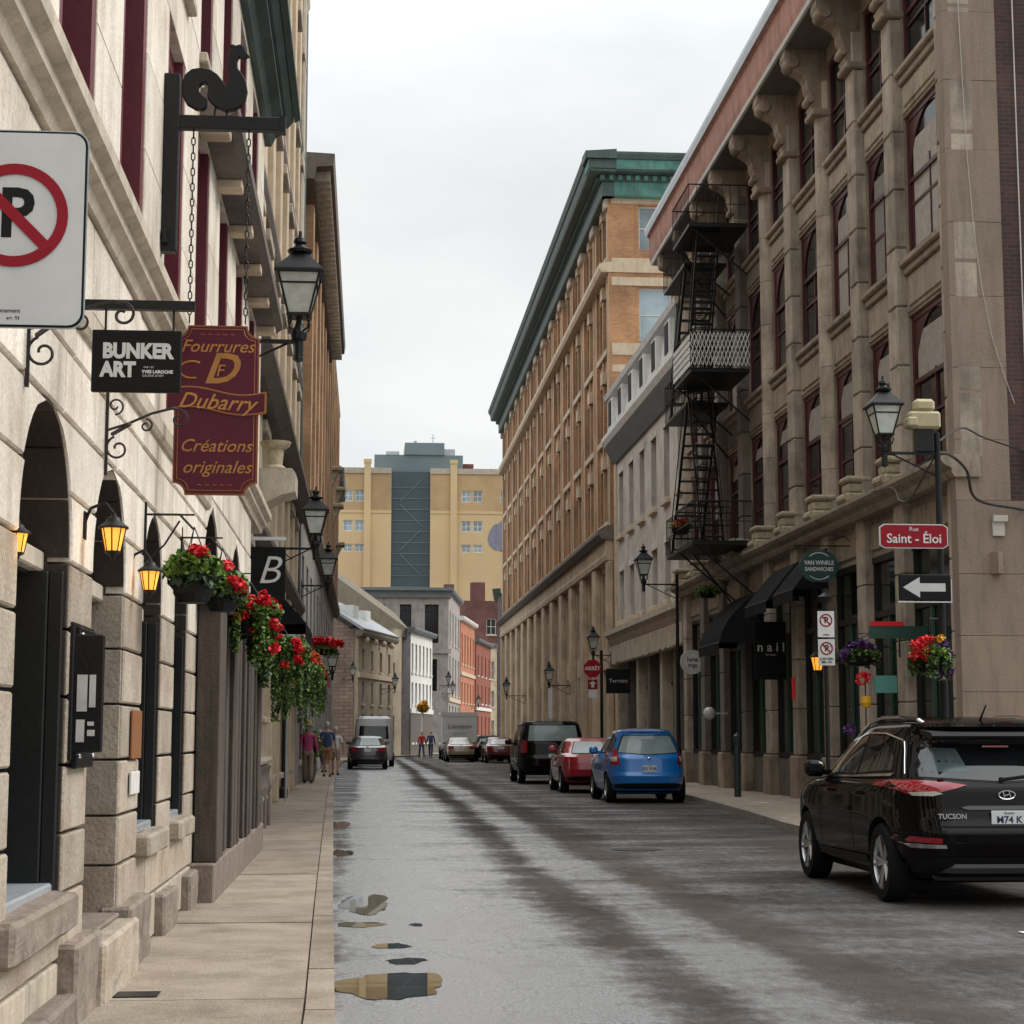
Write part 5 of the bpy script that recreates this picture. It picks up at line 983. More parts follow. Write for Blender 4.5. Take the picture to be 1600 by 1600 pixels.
basket('violet flower basket above the sandwich shop door', 8.75, 31.5, 2.9, .34, .25, ((-.2, .15), (0, .2), (.2, .15), (.28, 0), (-.28, 0)), 'flower_purple', seed=20, wall=9.5, group='flower baskets on the right', fs=.12)
basket('withered orange basket on the fire escape', 8.15, 46.2, 6.9, .3, 0, ((0, .1), (.1, .2), (-.1, .1)), 'flower_orange', seed=22, wall=None, group='flower baskets on the right', dense=.5, fs=.13)
basket('small green basket under the fire escape', 9.0, 47.0, 5.3, .3, .2, (), seed=23, wall=9.8, group='flower baskets on the right', dense=.5)
basket('yellow flower basket on a post at the far street corner', 3.62, 118, 3.2, .35, .2, ((-.2, .2), (0, .35), (.2, .15), (0, 0), (.15, .4)), 'flower_yellow', seed=24, wall=None, group='flower baskets far away', dense=.6, fs=.22)
MB().cyl((0, 0, -3.15), (0, 0, .1), .07).build('post', 'white_paint', bpy.data.objects['flower_basket.012'])
MB().lathe([(.001, 0), (.3, 0), (.42, .5), (.44, .55), (.001, .5)], 12).build('x', 'brown_stone')
o = bpy.data.objects['x']; o.name = 'tub'; T = thing('bush_tub', 'round green bush in a tub on the left pavement beside the pedestrians', 'potted bush', (-2.15 + .25, 56, .12)); o.parent = T
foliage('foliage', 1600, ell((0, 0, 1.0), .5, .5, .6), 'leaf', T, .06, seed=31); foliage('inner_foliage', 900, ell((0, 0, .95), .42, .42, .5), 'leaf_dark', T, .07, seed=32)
# blackboard style sign with B, awning beyond it
S = thing('boutique_sign', 'dark square hanging sign with a curly letter B under a pale bar', 'sign', (-1.86, 27, 3.5)); MB().box(.05, .62, -.02, .02, .0, .82, .01).build('board', 'sign_black', S); text('B', .6, 'sign_white', S, (.36, -.024, .45), shear=.3, bold=-.004)
MB().box(-.25, .62, -.03, .03, .92, .97).cyl((.15, 0, .8), (.15, 0, .95), .01).cyl((.5, 0, .8), (.5, 0, .95), .01).build('bracket', 'white_paint', S)
def awning(lb, p, w, dep, drop, m='black_fabric', rz=-PI / 2, val=.25, name='awning'):
    r = thing(name, lb, 'awning', p, rz, None); k = MB(); n = 8
    pts = [(-dep * math.sin(i / n * PI / 2 * .9) if drop < 0 else -dep * i / n, -abs(drop) * (i / n) ** 1.15) for i in range(n + 1)]
    th = [(a, b + .015) for a, b in pts]; k.prism(pts + th[::-1], 'x', 0, w); k.build('canopy', m, r)
    for x in (0, w - .012): MB().prism([(0, 0)] + pts[1:] + [(0, pts[-1][1])], 'x', x, x + .012).build('side_panel', m, r)
    v = MB(); q = pts[-1]; 
    for i in range(int(w / .2)): v.box(i * .2 + .003, i * .2 + .197, q[0] - .008, q[0], q[1] - val + (.02 if i % 2 else 0), q[1])
    v.build('valance', m, r); MB().cyl((0, q[0], q[1]), (w, q[0], q[1]), .018).cyl((.02, 0, q[1]), (.02, q[0], q[1]), .012).build('frame', 'black_metal', r); return r
awning('black sloping awning nearest on the right facade above the white parking signs', (9.45, 38.1, 5.35), 1.9, .72, .85)
awning('second black awning, just beyond the nearest one on the right', (9.45, 41.0, 5.3), 2.3, .72, .85)
awning('long rounded black awning low on the right facade beyond the nail sign', (9.5, 45.7, 5.0), 2.7, 1.0, -1.25)
for x, y, z, w, lb, m in ((-1.7, 29, 4.0, 3.2, 'dark sloping awning on the left facade beyond the B sign', 'black_fabric'), (-1.8, 46, 3.55, 3, 'dark red awning on the left beyond the lanterns', 'awn_red'), (-1.85, 52, 3.9, 4, 'bright red awning on the far left shop', 'awn_red')): awning(lb, (x, y, z), w, .7, .7, m, PI / 2)
S = thing('nail_sign', 'black projecting panel reading nail on the right facade', 'sign', (9.75, 41.25, 3.0)); MB().box(-.78, -.02, -.03, .03, -.2, 1.15, .01).build('board', 'sign_black', S); text('n a i l', .30, 'sign_white', S, (-.38, -.034, .55), bold=.004); text('bar à ongles', .05, 'sign_white', S, (-.38, -.034, .38))
S = thing('sandwich_shop_sign', 'dark green scalloped oval sign reading VAN WINKLE SANDWICHES', 'sign', (9.5, 35.4, 4.9))
ov = [(-.44 + .40 * math.cos(a) * (1 + .04 * math.cos(8 * a)), -.0 + .33 * math.sin(a) * (1 + .05 * math.cos(6 * a))) for a in [i * 2 * PI / 48 for i in range(48)]]
MB().prism(ov, 'y', -.02, .02).build('board', 'sign_green', S); text('VAN WINKLE', .118, 'sign_white', S, (-.44, -.023, .065), bold=.002, sx=.85); text('SANDWICHES', .108, 'sign_white', S, (-.44, -.023, -.065), bold=.003, sx=.85)
for s in (1, -1): MB().tube([(-.44 + .27 * math.cos(a), -.024, s * .25 * math.sin(a) + s * .02) for a in [PI * .25 + i * PI * .5 / 8 for i in range(9)]], .009, 4).build('arc_line', 'sign_white', S)
MB().box(-.95, .3, -.015, .015, .40, .425).cyl((-.2, 0, .3), (-.2, 0, .42), .008).cyl((-.7, 0, .3), (-.7, 0, .42), .008).tube([(.28, 0, .42), (.1, 0, .62), (-.3, 0, .5)], .01).build('bracket', 'black_metal', S)
S = thing('round_shop_sign', 'round white disc shop sign reading luna soga on the right', 'sign', (9.35, 51.3, 3.62)); MB().lathe([(.001, -.03), (.35, -.03), (.35, .03), (.001, .03)], 32, (0, 0, 0), Matrix.Rotation(PI / 2, 4, 'X')).build('disc', 'sign_white', S)
MB().lathe([(.29, -.001), (.30, -.001), (.30, .001), (.29, .001), (.29, -.001)], 32, (0, -.034, 0), Matrix.Rotation(PI / 2, 4, 'X')).build('rim_line', 'zinc', S); text('luna', .19, 'car_grey', S, (0, -.034, .08), bold=.002); text('soga', .16, 'car_grey', S, (0, -.034, -.09), bold=.002); MB().box(.3, .5, -.01, .01, -.02, .02).build('bracket', 'black_metal', S)
# parking signs on their post
S = thing('parking_signs', 'two stacked white parking regulation plates on a post before the right facade', 'sign', (7.0, 27.0, 2.6)); MB().cyl((0, .04, -2.5), (0, .04, 1.15), .035).build('post', 'black_metal', S)
for z, t in ((.43, 1), (-.0, 0)):
    MB().box(-.13, .13, -.004, .004, z - .03, z + .37, .004).build('plate', 'sign_white', S); no_parking_face(S, 0, z + .23, .10, -.006)
    if t: MB().box(-.05, .05, -.007, -.005, z + .0, z + .015).build('arrow', 'sign_black', S)
    else: text('LUN-VEN', .05, 'sign_black', S, (0, -.007, z + .07)); text('08h-17h', .05, 'sign_black', S, (0, -.007, z + .02))
MB().lathe([(.001, .95), (.1, .95), (.12, 1.02), (.001, 1.1)], 10).build('post_cap', 'black_metal', S)
S = thing('stop_sign', 'red octagonal sign reading ARRÊT with a red no entry plate below it', 'sign', (7.38, 58.7, 3.7)); MB().prism([(.31 * math.cos(PI / 8 + i * PI / 4), .31 * math.sin(PI / 8 + i * PI / 4)) for i in range(8)], 'y', -.01, .01).build('octagon', 'sign_red', S); text('ARRÊT', .17, 'sign_white', S, (0, -.014, 0), bold=.004)
MB().box(-.16, .16, -.01, .01, -.68, -.36).build('lower_plate', 'sign_red', S); MB().prism([(-.12, -.5), (0, -.4), (.12, -.5), (.05, -.5), (.05, -.62), (-.05, -.62), (-.05, -.5)], 'y', -.014, -.011).build('arrow', 'sign_white', S); MB().box(-.14, .14, -.01, .01, -.95, -.7).build('small_plate', 'sign_white', S)
MB().cyl((.3, .05, -3.6), (.3, .05, .6), .05).box(0, .3, .01, .05, -.02, .02).build('post', 'black_metal', S)
S = thing('small_parking_sign', 'small white no parking plate among the left baskets', 'sign', (-1.67, 38, 3.65)); MB().prism(rrect(.15, .30, .05), 'y', -.004, .004).build('plate', 'sign_white', S); no_parking_face(S, 0, .13, .11, -.006); MB().cyl((.0, .02, -3.5), (.0, .02, .3), .022).build('post', 'zinc', S)
tag(MB().cyl((-1.86, 41, .12), (-1.86, 41, 2.5), .045).lathe([(.001, 0), (.1, 0), (.1, .2), (.045, .25)], 10, (-1.86, 41, .12)).build('post', 'black_metal'), 'slim black post standing on the left pavement near the strollers', 'post')
S = thing('dark_shop_sign', 'black square shop sign in the mansard house shopfront', 'sign', (9.2, 65.3, 3.5)); MB().box(-.5, .4, -.03, .03, -.45, .45, .02).build('board', 'sign_black', S); text('Terroirs', .2, 'sign_white', S, (-.05, -.035, 0))
tag(MB().box(7.25, 7.42, 72, 72.02, 2.2, 3.4).cyl((7.33, 72.05, .12), (7.33, 72.05, 3.4), .03).build('parking_plate', 'sign_white'), 'white parking plate on a post before the sandstone base', 'sign')
tag(MB().ball((9.1, 47.5, 2.1), .17, 10).box(9.1, 9.6, 47.48, 47.52, 2.08, 2.12).build('globe_lamp', 'glass_lamp', None, True), 'small round globe lamp by the dark shop door', 'globe lamp')
tag(MB().cyl((8.45, 40.8, .12), (8.45, 40.8, 1.35), .08).lathe([(.001, 1.35), (.1, 1.35), (.09, 1.5), (.001, 1.58)], 10, (8.45, 40.8, 0)).build('bollard', 'green_paint'), 'dark green cast bollard on the right pavement', 'bollard')
tag(MB().box(9.15, 9.2, 38.19, 38.3, 2.3, 2.75).build('red_notice', 'flower_red'), 'small red notice on a pillar of the right facade', 'notice')
# door decorations of the sandwich shop
D = thing('shop_decoration', 'bright flower decoration and menu easel at the sandwich shop door', 'decoration', (8.9, 30.9, 0)); MB().box(-.25, .2, -.02, .02, .9, 1.35).build('menu_board', 'sign_white', D); MB().cyl((-.2, .04, .12), (-.2, .04, 2.6), .012).build('pole', 'iron_brown', D); MB().lathe([(.001, 1.98), (.07, 2.0), (.10, 2.08), (.09, 2.18), (.001, 2.2)], 16, (-.2, 0, 0)).build('yellow_pot', 'flower_yellow', D)
foliage('flower_head', 120, ell((-.25, 0, 2.5), .14, .14, .14), 'flower_red', D, .03, kind=None, seed=5); foliage('flower_head', 90, ell((.5, 0, 1.5), .12, .12, .12), 'flower_purple', D, .03, kind=None, seed=6); foliage('flower_head', 90, ell((-.5, 0, 1.6), .12, .12, .12), 'flower_purple', D, .03, kind=None, seed=8)
MB().box(-.35, .35, .0, .03, .12, 1.4, .01).build('easel', 'iron_brown', D); MB().box(-.05, .35, -.02, .02, 2.25, 2.55).build('green_plaque', 'shop_teal', D); MB().box(-.12, 1.0, -.02, .02, 3.2, 3.42).build('fascia_sign', 'shop_green', D); MB().box(-.1, .5, -.03, -.02, 3.42, 3.5).build('red_band', 'flower_red', D)
tag(MB().box(9.35, 9.42, 29.35, 30.1, .9, 1.35).build('teal_panel', 'shop_teal'), 'teal panel standing in the last shop window before the corner', 'panel')
# ------------------------------------------------------------------ iron railing and stair posts on the left
R = thing('iron_railing', 'ornate cast iron and stone railing with circles standing along the left wall', 'railing', (-1.66, 0, 0)); 
for k in range(7):
    y = 22.6 + k * 1.0; MB().box(-.02, .16, y, y + .16, .1, .62, .02).lathe([(.001, 0), (.09, 0), (.11, .1), (.06, .3), (.1, .42), (.001, .45)], 10, (.07, y + .08, .62)).build('post', 'brown_stone', R)
    MB().box(.03, .09, y + .05, y + .11, 1.0, 1.75).box(0, .14, y, y + .16, 1.7, 1.8, .02).build('stem', 'mould_stone', R)
    MB().lathe([(.17, -.03), (.2, 0), (.17, .03), (.14, 0), (.17, -.03)], 16, (0, 0, 0), Matrix.Translation((.08, y + .55, .85)) @ Matrix.Rotation(PI / 2, 4, 'Y')).build('ring', 'brown_stone', R, True)
MB().cyl((.08, 22.6, 1.12), (.08, 29.6, 1.12), .06).cyl((.08, 22.6, .55), (.08, 29.6, .55), .05).build('rail', 'mould_stone', R, True)
# ------------------------------------------------------------------ fire escape
FE = thing('fire_escape', 'black iron fire escape with platforms and ladders, one level screened with white lattice', 'fire escape', (0, 0, 0))
xa, xb, ya, yb = 8.0, 9.5, 43.6, 46.0
for i, z in enumerate((6.3, 10.65, 14.4)):
    MB().box(xa, xb, ya, yb, z - .1, z, .01).build('platform', 'black_metal', FE); w = MB()
    for q in (0, .5, 1.0): w.tube([(xb, ya, z + q), (xa, ya, z + q), (xa, yb, z + q), (xb, yb, z + q)], .02 if q == 1 else .012, 5)
    n = 12
    for k in range(n + 1): w.cyl((xa, ya + (yb - ya) * k / n, z), (xa, ya + (yb - ya) * k / n, z + 1.0), .009, n=4)
    for k in range(8): w.cyl((xa + (xb - xa) * k / 7, ya, z), (xa + (xb - xa) * k / 7, ya, z + 1.0), .009, n=4)
    w.build('guard_rail', 'black_metal', FE); [MB().tube([(xa + .1, q, z - .1), (xb, q, z - 1.3)], .025).build('strut', 'black_metal', FE) for q in (ya + .1, yb - .1)]
for z0 in (6.3, 10.65):
    a = Vector((8.3, 44.0 if z0 < 9 else 45.8, z0)); b = Vector((8.3, 45.8 if z0 < 9 else 44.0, 10.65 if z0 < 9 else 14.4)); w = MB()
    for dx in (0, .55): w.cyl(a + Vector((dx, 0, 0)), b + Vector((dx, 0, 0)), .03, n=5).cyl(a + Vector((dx, 0, .8)), b + Vector((dx, 0, .8)), .014, n=5)
    for k in range(14): p = a + (b - a) * (k + .5) / 14; w.box(p.x, p.x + .55, p.y - .1, p.y + .1, p.z - .012, p.z + .012)
    w.build('stair', 'black_metal', FE)
w = MB()
for dx in (0, .45): w.cyl((8.6 + dx, 46.1, 6), (8.6 + dx, 46.1, 15), .016, n=5)
for k in range(28): w.cyl((8.6, 46.1, 6.2 + k * .32), (9.05, 46.1, 6.2 + k * .32), .01, n=4)
w.build('ladder', 'black_metal', FE)
w = MB(); z = 10.72; h = .85
for i, zq in enumerate((6.5, 10.3, 14.1)):
    MB().box(8.35, 9.5, 46.3, 49.6, zq - .1, zq, .01).build('platform', 'black_metal', FE); g_ = MB()
    for q in (.5, 1.0): g_.tube([(9.5, 46.3, zq + q), (8.35, 46.3, zq + q), (8.35, 49.6, zq + q), (9.5, 49.6, zq + q)], .016, 5)
    for k in range(16): g_.cyl((8.35, 46.3 + .22 * k, zq), (8.35, 46.3 + .22 * k, zq + 1.0), .011, n=4)
    for k in range(6): g_.cyl((8.35 + .23 * k, 46.3, zq), (8.35 + .23 * k, 46.3, zq + 1.0), .011, n=4)
    g_.build('guard_rail', 'black_metal', FE); MB().tube([(8.4, 46.4, zq - .1), (9.5, 46.4, zq - 1.5)], .028).build('strut', 'black_metal', FE)
for z0_, z1_ in ((6.5, 10.3), (10.3, 14.1)):
    a = Vector((8.45, 49.3, z0_)); b = Vector((8.45, 46.6, z1_)); g_ = MB()
    for dx_ in (0, .8): g_.cyl(a + Vector((dx_, 0, 0)), b + Vector((dx_, 0, 0)), .04, n=5).cyl(a + Vector((dx_, 0, .9)), b + Vector((dx_, 0, .9)), .016, n=5)
    for k in range(13): p = a + (b - a) * (k + .5) / 13; g_.box(p.x, p.x + .8, p.y - .12, p.y + .12, p.z - .015, p.z + .015)
    g_.build('stair', 'black_metal', FE); n = 15; dx = (xb - xa) / n
for k in range(-3, n + 1):
    for s in (1, -1):
        x0 = xa + k * dx + (0 if s > 0 else 3 * dx); x1 = x0 + s * 3 * dx; z0, z1 = z, z + h
        if x0 < xa: z0 += (xa - x0) / (x1 - x0) * h; x0 = xa
        if x1 < xa: z1 = z0 + (xa - x0) / (x1 - x0) * (z1 - z0) if x1 != x0 else z1; x1 = xa
        if x0 > xb: t = (xb - x0) / (x1 - x0); z0 += t * (z1 - z0); x0 = xb
        if x1 > xb: t = (xb - x0) / (x1 - x0); z1 = z0 + t * (z1 - z0); x1 = xb
        if abs(x1 - x0) > .02 and (x0 - xa) > -.01: w.cyl((x0, ya - .03 - .01 * s, z0), (x1, ya - .03 - .01 * s, z1), .013, n=4)
w.build('lattice', 'white_paint', FE)
for k in range(5): MB().box(xa - .03, xa - .01, ya, yb, 10.7 + k * .17, 10.83 + k * .17).build('side_slat', 'white_paint', FE)
# ------------------------------------------------------------------ cars
from mathutils.geometry import delaunay_2d_cdt
class Body:
    def __init__(s, keys, sx=1, sy=1, sz=1): s.k = [(z * sz, a * sx, b * sx, w * sy, n) for z, a, b, w, n in keys]
    def at(s, z):
        k = s.k
        if z <= k[0][0]: return k[0][1:]
        for p, q in zip(k, k[1:]):
            if z <= q[0]: t = (z - p[0]) / (q[0] - p[0]); return tuple(p[i] + (q[i] - p[i]) * t for i in range(1, 5))
        return k[-1][1:]
    def side(s, x, z, off, sg=1):
        a, b, w, n = s.at(z); c = (a + b) / 2; h = (b - a) / 2; u = min(.999, abs((x - c) / h)); return (x, sg * (w * (1 - u ** n) ** (1 / n) + off), z)
    def rear(s, y, z, off):
        a, b, w, n = s.at(z); c = (a + b) / 2; h = (b - a) / 2; u = min(.995, abs(y / w)); return (c - h * (1 - u ** n) ** (1 / n) - off, y, z)
    def mesh(s, n=96):
        zs = sorted(set([k[0] for k in s.k] + [s.k[0][0] + (s.k[-1][0] - s.k[0][0]) * i / 40 for i in range(41)])); mb = MB(); m = 0
        for z in zs:
            a, b, w, e = s.at(z); c = (a + b) / 2; h = (b - a) / 2
            for i in range(n):
                t = 2 * PI * (i + .5) / n; ct, st = math.cos(t), math.sin(t); mb.v.append((c + h * math.copysign(abs(ct) ** (2 / e), ct), w * math.copysign(abs(st) ** (2 / e), st), z))
        for j in range(len(zs) - 1):
            for i in range(n): mb.f.append((j * n + i, j * n + (i + 1) % n, (j + 1) * n + (i + 1) % n, (j + 1) * n + i))
        mb.f.append(tuple(range(n - 1, -1, -1))); k = (len(zs) - 1) * n; mb.f.append(tuple(range(k, k + n))); return mb
def patch(outline, fn, step=.06):
    pts = []
    for a, b in zip(outline, outline[1:] + outline[:1]):
        d = math.hypot(b[0] - a[0], b[1] - a[1]); n = max(1, int(d / step))
        for i in range(n): pts.append((a[0] + (b[0] - a[0]) * i / n, a[1] + (b[1] - a[1]) * i / n))
    nb = len(pts); xs = [p[0] for p in pts]; zs = [p[1] for p in pts]; x = min(xs) + step * .5
    while x < max(xs):
        z = min(zs) + step * .5
        while z < max(zs):
            ins = False; j = nb - 1; near = False
            for i in range(nb):
                a, b = pts[i], pts[j]
                if (a[1] > z) != (b[1] > z) and x < (b[0] - a[0]) * (z - a[1]) / (b[1] - a[1]) + a[0]: ins = not ins
                if (a[0] - x) ** 2 + (a[1] - z) ** 2 < (step * .45) ** 2: near = True
                j = i
            if ins and not near: pts.append((x, z))
            z += step
        x += step
    vs, es, fs, *_ = delaunay_2d_cdt([Vector(p) for p in pts], [], [list(range(nb))], 1, 1e-5)
    mb = MB(); mb.v = [tuple(fn(v[0], v[1])) for v in vs]; mb.f = [tuple(f) for f in fs]; return mb
def tyre_wheel(parent, x, y, r, sg, hero=False):
    M = Matrix.Translation((x, y, r)) @ Matrix.Rotation(-sg * PI / 2, 4, 'X')   # wheel axis across the car, +z outwards
    wd = .11
    t = MB().lathe([(r * .66, -wd), (r * .93, -wd), (r * .99, -wd * .75), (r, -wd * .3), (r, wd * .3), (r * .99, wd * .75), (r * .93, wd), (r * .70, wd), (r * .66, wd * .8)], 40, (0, 0, 0), M).build('wheel', 'tyre', parent, True)
    m = MB().lathe([(r * .70, wd * .9), (r * .66, wd * .92), (r * .62, wd * .3), (r * .60, -wd * .6)], 32, (0, 0, 0), M)
    m.lathe([(.001, wd * .75), (r * .10, wd * .75), (r * .16, wd * .5), (r * .16, 0)], 16, (0, 0, 0), M)
    for k in range(5):
        for s in (-1, 1):
            a = k * 2 * PI / 5 + s * .17; b = k * 2 * PI / 5 + s * .09; c, q = math.cos(a), math.sin(a); m2 = MB(M)
            p0 = Vector((math.cos(b) * r * .12, math.sin(b) * r * .12, wd * .6)); p1 = Vector((c * r * .65, q * r * .65, wd * .8)); m2.cyl(p0, p1, .028 if not hero else .022, .018, 5); m.v, n0 = m.v, len(m.v); m.f += [tuple(i + n0 for i in f) for f in m2.f]; m.v += m2.v
    m.build('rim', 'rim', t, True); MB().lathe([(.001, -wd * .4), (r * .6, -wd * .4)], 24, (0, 0, 0), M).build('brake_disc', 'car_plastic', t)
SUVK = [(.20, .42, 4.26, .78, 5), (.28, .20, 4.36, .86, 5), (.42, .06, 4.44, .90, 5), (.55, .01, 4.47, .918, 5), (.64, .0, 4.48, .925, 5), (.76, .06, 4.46, .925, 5), (.85, .085, 4.42, .922, 5), (.96, .10, 4.20, .918, 5), (1.03, .115, 3.85, .90, 5), (1.06, .14, 3.42, .875, 5), (1.10, .18, 3.32, .855, 4.6), (1.25, .32, 3.05, .80, 4.4), (1.40, .44, 2.78, .74, 4.2), (1.49, .42, 2.58, .70, 4), (1.55, .36, 2.42, .665, 4), (1.59, .50, 2.26, .61, 3.6), (1.625, .85, 2.0, .50, 3), (1.645, 1.25, 1.8, .28, 2.5)]
MPVK = [(.20, .35, 4.26, .80, 5), (.30, .12, 4.36, .87, 5), (.45, .02, 4.44, .90, 5), (.60, .0, 4.47, .92, 5), (.68, .05, 4.48, .925, 5), (.85, .08, 4.40, .92, 5), (.98, .10, 4.15, .91, 5), (1.02, .13, 3.75, .88, 5), (1.06, .16, 3.4, .855, 4.6), (1.25, .28, 3.05, .79, 4.3), (1.42, .40, 2.75, .72, 4), (1.52, .42, 2.5, .665, 3.8), (1.58, .40, 2.35, .62, 3.6), (1.62, .62, 2.15, .52, 3), (1.65, 1.1, 1.8, .28, 2.5)]
SEDK = [(.20, .35, 4.26, .80, 5), (.30, .12, 4.36, .87, 5), (.45, .02, 4.44, .90, 5), (.62, .0, 4.47, .92, 5), (.80, .03, 4.42, .92, 5), (.95, .07, 4.1, .90, 5), (1.0, .25, 3.6, .87, 4.6), (1.04, .50, 3.4, .84, 4.2), (1.2, .85, 3.05, .76, 4), (1.35, 1.1, 2.7, .69, 3.6), (1.42, 1.3, 2.45, .60, 3), (1.45, 1.6, 2.1, .35, 2.5)]
BOXK = [(.25, .3, 4.26, .80, 6), (.35, .08, 4.36, .88, 6), (.50, .0, 4.44, .92, 6), (.70, .0, 4.48, .925, 6), (.80, .05, 4.47, .925, 6), (1.0, .07, 4.35, .925, 6), (1.10, .08, 3.9, .91, 6), (1.14, .09, 3.4, .90, 6), (1.4, .16, 3.15, .86, 6), (1.62, .24, 2.95, .80, 5.5), (1.70, .30, 2.8, .74, 5), (1.73, .6, 2.5, .6, 4)]
def car(name, label, cat, loc, keys, paint, L=4.48, W_=1.85, H_=1.65, rz=PI / 2, style='suv', group='cars parked along the right kerb', plate='', refl='car_glass', tails='tail_red', rails=None, hero=False, logo=None):
    r = thing(name, label, cat, loc, rz, group); hk = keys[-1][0]; sx, sy, sz = L / 4.48, W_ / 1.85, H_ / hk; B = Body(keys, sx, sy, sz); wr = .355 if hero else .33
    o = B.mesh(120 if hero else 64).build('body', paint, r, True); o.data.materials.append(MT['car_plastic'])
    rw_, fw_ = .90 * sx, 3.58 * sx; cut = MB()
    for x in (rw_, fw_):
        for s in (-1, 1): cut.cyl((x, s * (.925 * sy - .30), wr), (x, s * 1.2, wr), wr + .055, n=40)
    co = cut.build('cutter', 'car_plastic'); cm = co.data; cm.materials.clear(); cm.materials.append(MT[paint]); cm.materials.append(MT['car_plastic'])
    for p in cm.polygons: p.material_index = 1
    md = o.modifiers.new('c', 'BOOLEAN'); md.object = co; md.operation = 'DIFFERENCE'; md.solver = 'EXACT'
    sv = (o.parent, co.parent); o.parent = None; dg = bpy.context.evaluated_depsgraph_get(); dg.update(); me = bpy.data.meshes.new_from_object(o.evaluated_get(dg)); o.modifiers.clear(); o.data = me; o.parent = sv[0]; bpy.data.objects.remove(co)
    me.polygons.foreach_set('use_smooth', [True] * len(me.polygons)); me.set_sharp_from_angle(angle=math.radians(40))
    for x in (rw_, fw_):
        for s in (-1, 1): tyre_wheel(r, x, s * (.925 * sy - .125), wr, s, hero)
    q = lambda pts: [(a * sx, b * sz) for a, b in pts]; qy = lambda pts: [(a * sy, b * sz) for a, b in pts]
    if style == 'sedan': sw = [[(1.05, 1.02), (1.55, 1.34), (2.0, 1.36), (2.0, 1.02)], [(2.08, 1.02), (2.08, 1.36), (2.45, 1.32), (3.05, 1.06), (3.0, 1.02)]]; rear = [(-.60, 1.04), (-.46, 1.34), (.46, 1.34), (.60, 1.04)]
    elif style == 'box': sw = [[(.35, 1.2), (.45, 1.58), (1.35, 1.60), (1.35, 1.2)], [(1.45, 1.2), (1.45, 1.6), (2.2, 1.58), (2.2, 1.2)], [(2.3, 1.2), (2.3, 1.58), (2.75, 1.5), (3.05, 1.24), (3.0, 1.2)]]; rear = [(-.70, 1.18), (-.64, 1.60), (.64, 1.60), (.70, 1.18)]
    elif style == 'mpv': sw = [[(.62, 1.16), (.72, 1.42), (1.1, 1.5), (1.1, 1.12)], [(1.18, 1.12), (1.18, 1.52), (1.95, 1.52), (1.95, 1.10)], [(2.05, 1.1), (2.05, 1.52), (2.45, 1.44), (3.15, 1.12), (3.1, 1.08)]]; rear = [(-.68, 1.12), (-.66, 1.18), (-.55, 1.45), (-.50, 1.48), (.50, 1.48), (.55, 1.45), (.66, 1.18), (.68, 1.12), (0, 1.07)]
    else: sw = [[(.78, 1.17), (.84, 1.28), (1.02, 1.36), (1.35, 1.44), (1.72, 1.47), (1.72, 1.125)], [(1.80, 1.12), (1.80, 1.47), (2.2, 1.45), (2.55, 1.36), (2.95, 1.18), (3.04, 1.11), (3.0, 1.10)]]; rear = [(-.72, 1.12), (-.70, 1.18), (-.60, 1.40), (-.56, 1.43), (.56, 1.43), (.60, 1.40), (.70, 1.18), (.72, 1.12), (.0, 1.08)]
    for s in (-1, 1):
        for wdw in sw:
            cx = sum(p[0] for p in wdw) / len(wdw); cz = sum(p[1] for p in wdw) / len(wdw); big = [(cx + (a - cx) * 1.05, cz + (b - cz) * 1.08) for a, b in wdw]
            patch(q(big), lambda x, z: B.side(x, z, .003, s)).build('window_seal', 'car_plastic', r, True); patch(q(wdw), lambda x, z: B.side(x, z, .007, s)).build('side_window', refl if 0 else 'car_glass', r, True)
        if hero:
            belt = [(.75, 1.115), (1.8, 1.085), (3.05, 1.06), (3.1, 1.075), (1.8, 1.105), (.72, 1.14)]; patch(q(belt), lambda x, z: B.side(x, z, .012, s)).build('belt_chrome', 'chrome', r, True)
            patch(q([(1.35, .30), (3.1, .30), (3.1, .37), (1.35, .38)]), lambda x, z: B.side(x, z, .012, s)).build('rocker_trim', 'car_plastic', r, True)
            for xx in (1.76, 2.92): patch(q([(xx, .42), (xx + .012, .42), (xx + .02, 1.06), (xx + .008, 1.06)]), lambda x, z: B.side(x, z, .002, s)).build('door_gap', 'tyre', r)
            for xx in (1.45, 2.5): MB().tube([B.side(xx, .96, .0, s), B.side(xx + .05, .965, .04, s), B.side(xx + .22, .965, .04, s), B.side(xx + .26, .96, 0, s)], .014, 6).build('door_handle', 'paint_black', r, True)
    seal = [(a * 1.05, 1.26 + (b - 1.26) * 1.09) for a, b in rear] if style != 'box' else [(a * 1.04, 1.4 + (b - 1.4) * 1.06) for a, b in rear]
    patch(qy(seal), lambda y, z: B.rear(y, z, .004)).build('window_seal', 'car_plastic', r, True); patch(qy(rear), lambda y, z: B.rear(y, z, .009)).build('rear_window', refl, r, True)  # pale glass and white paint passed as refl put the reflection into colour
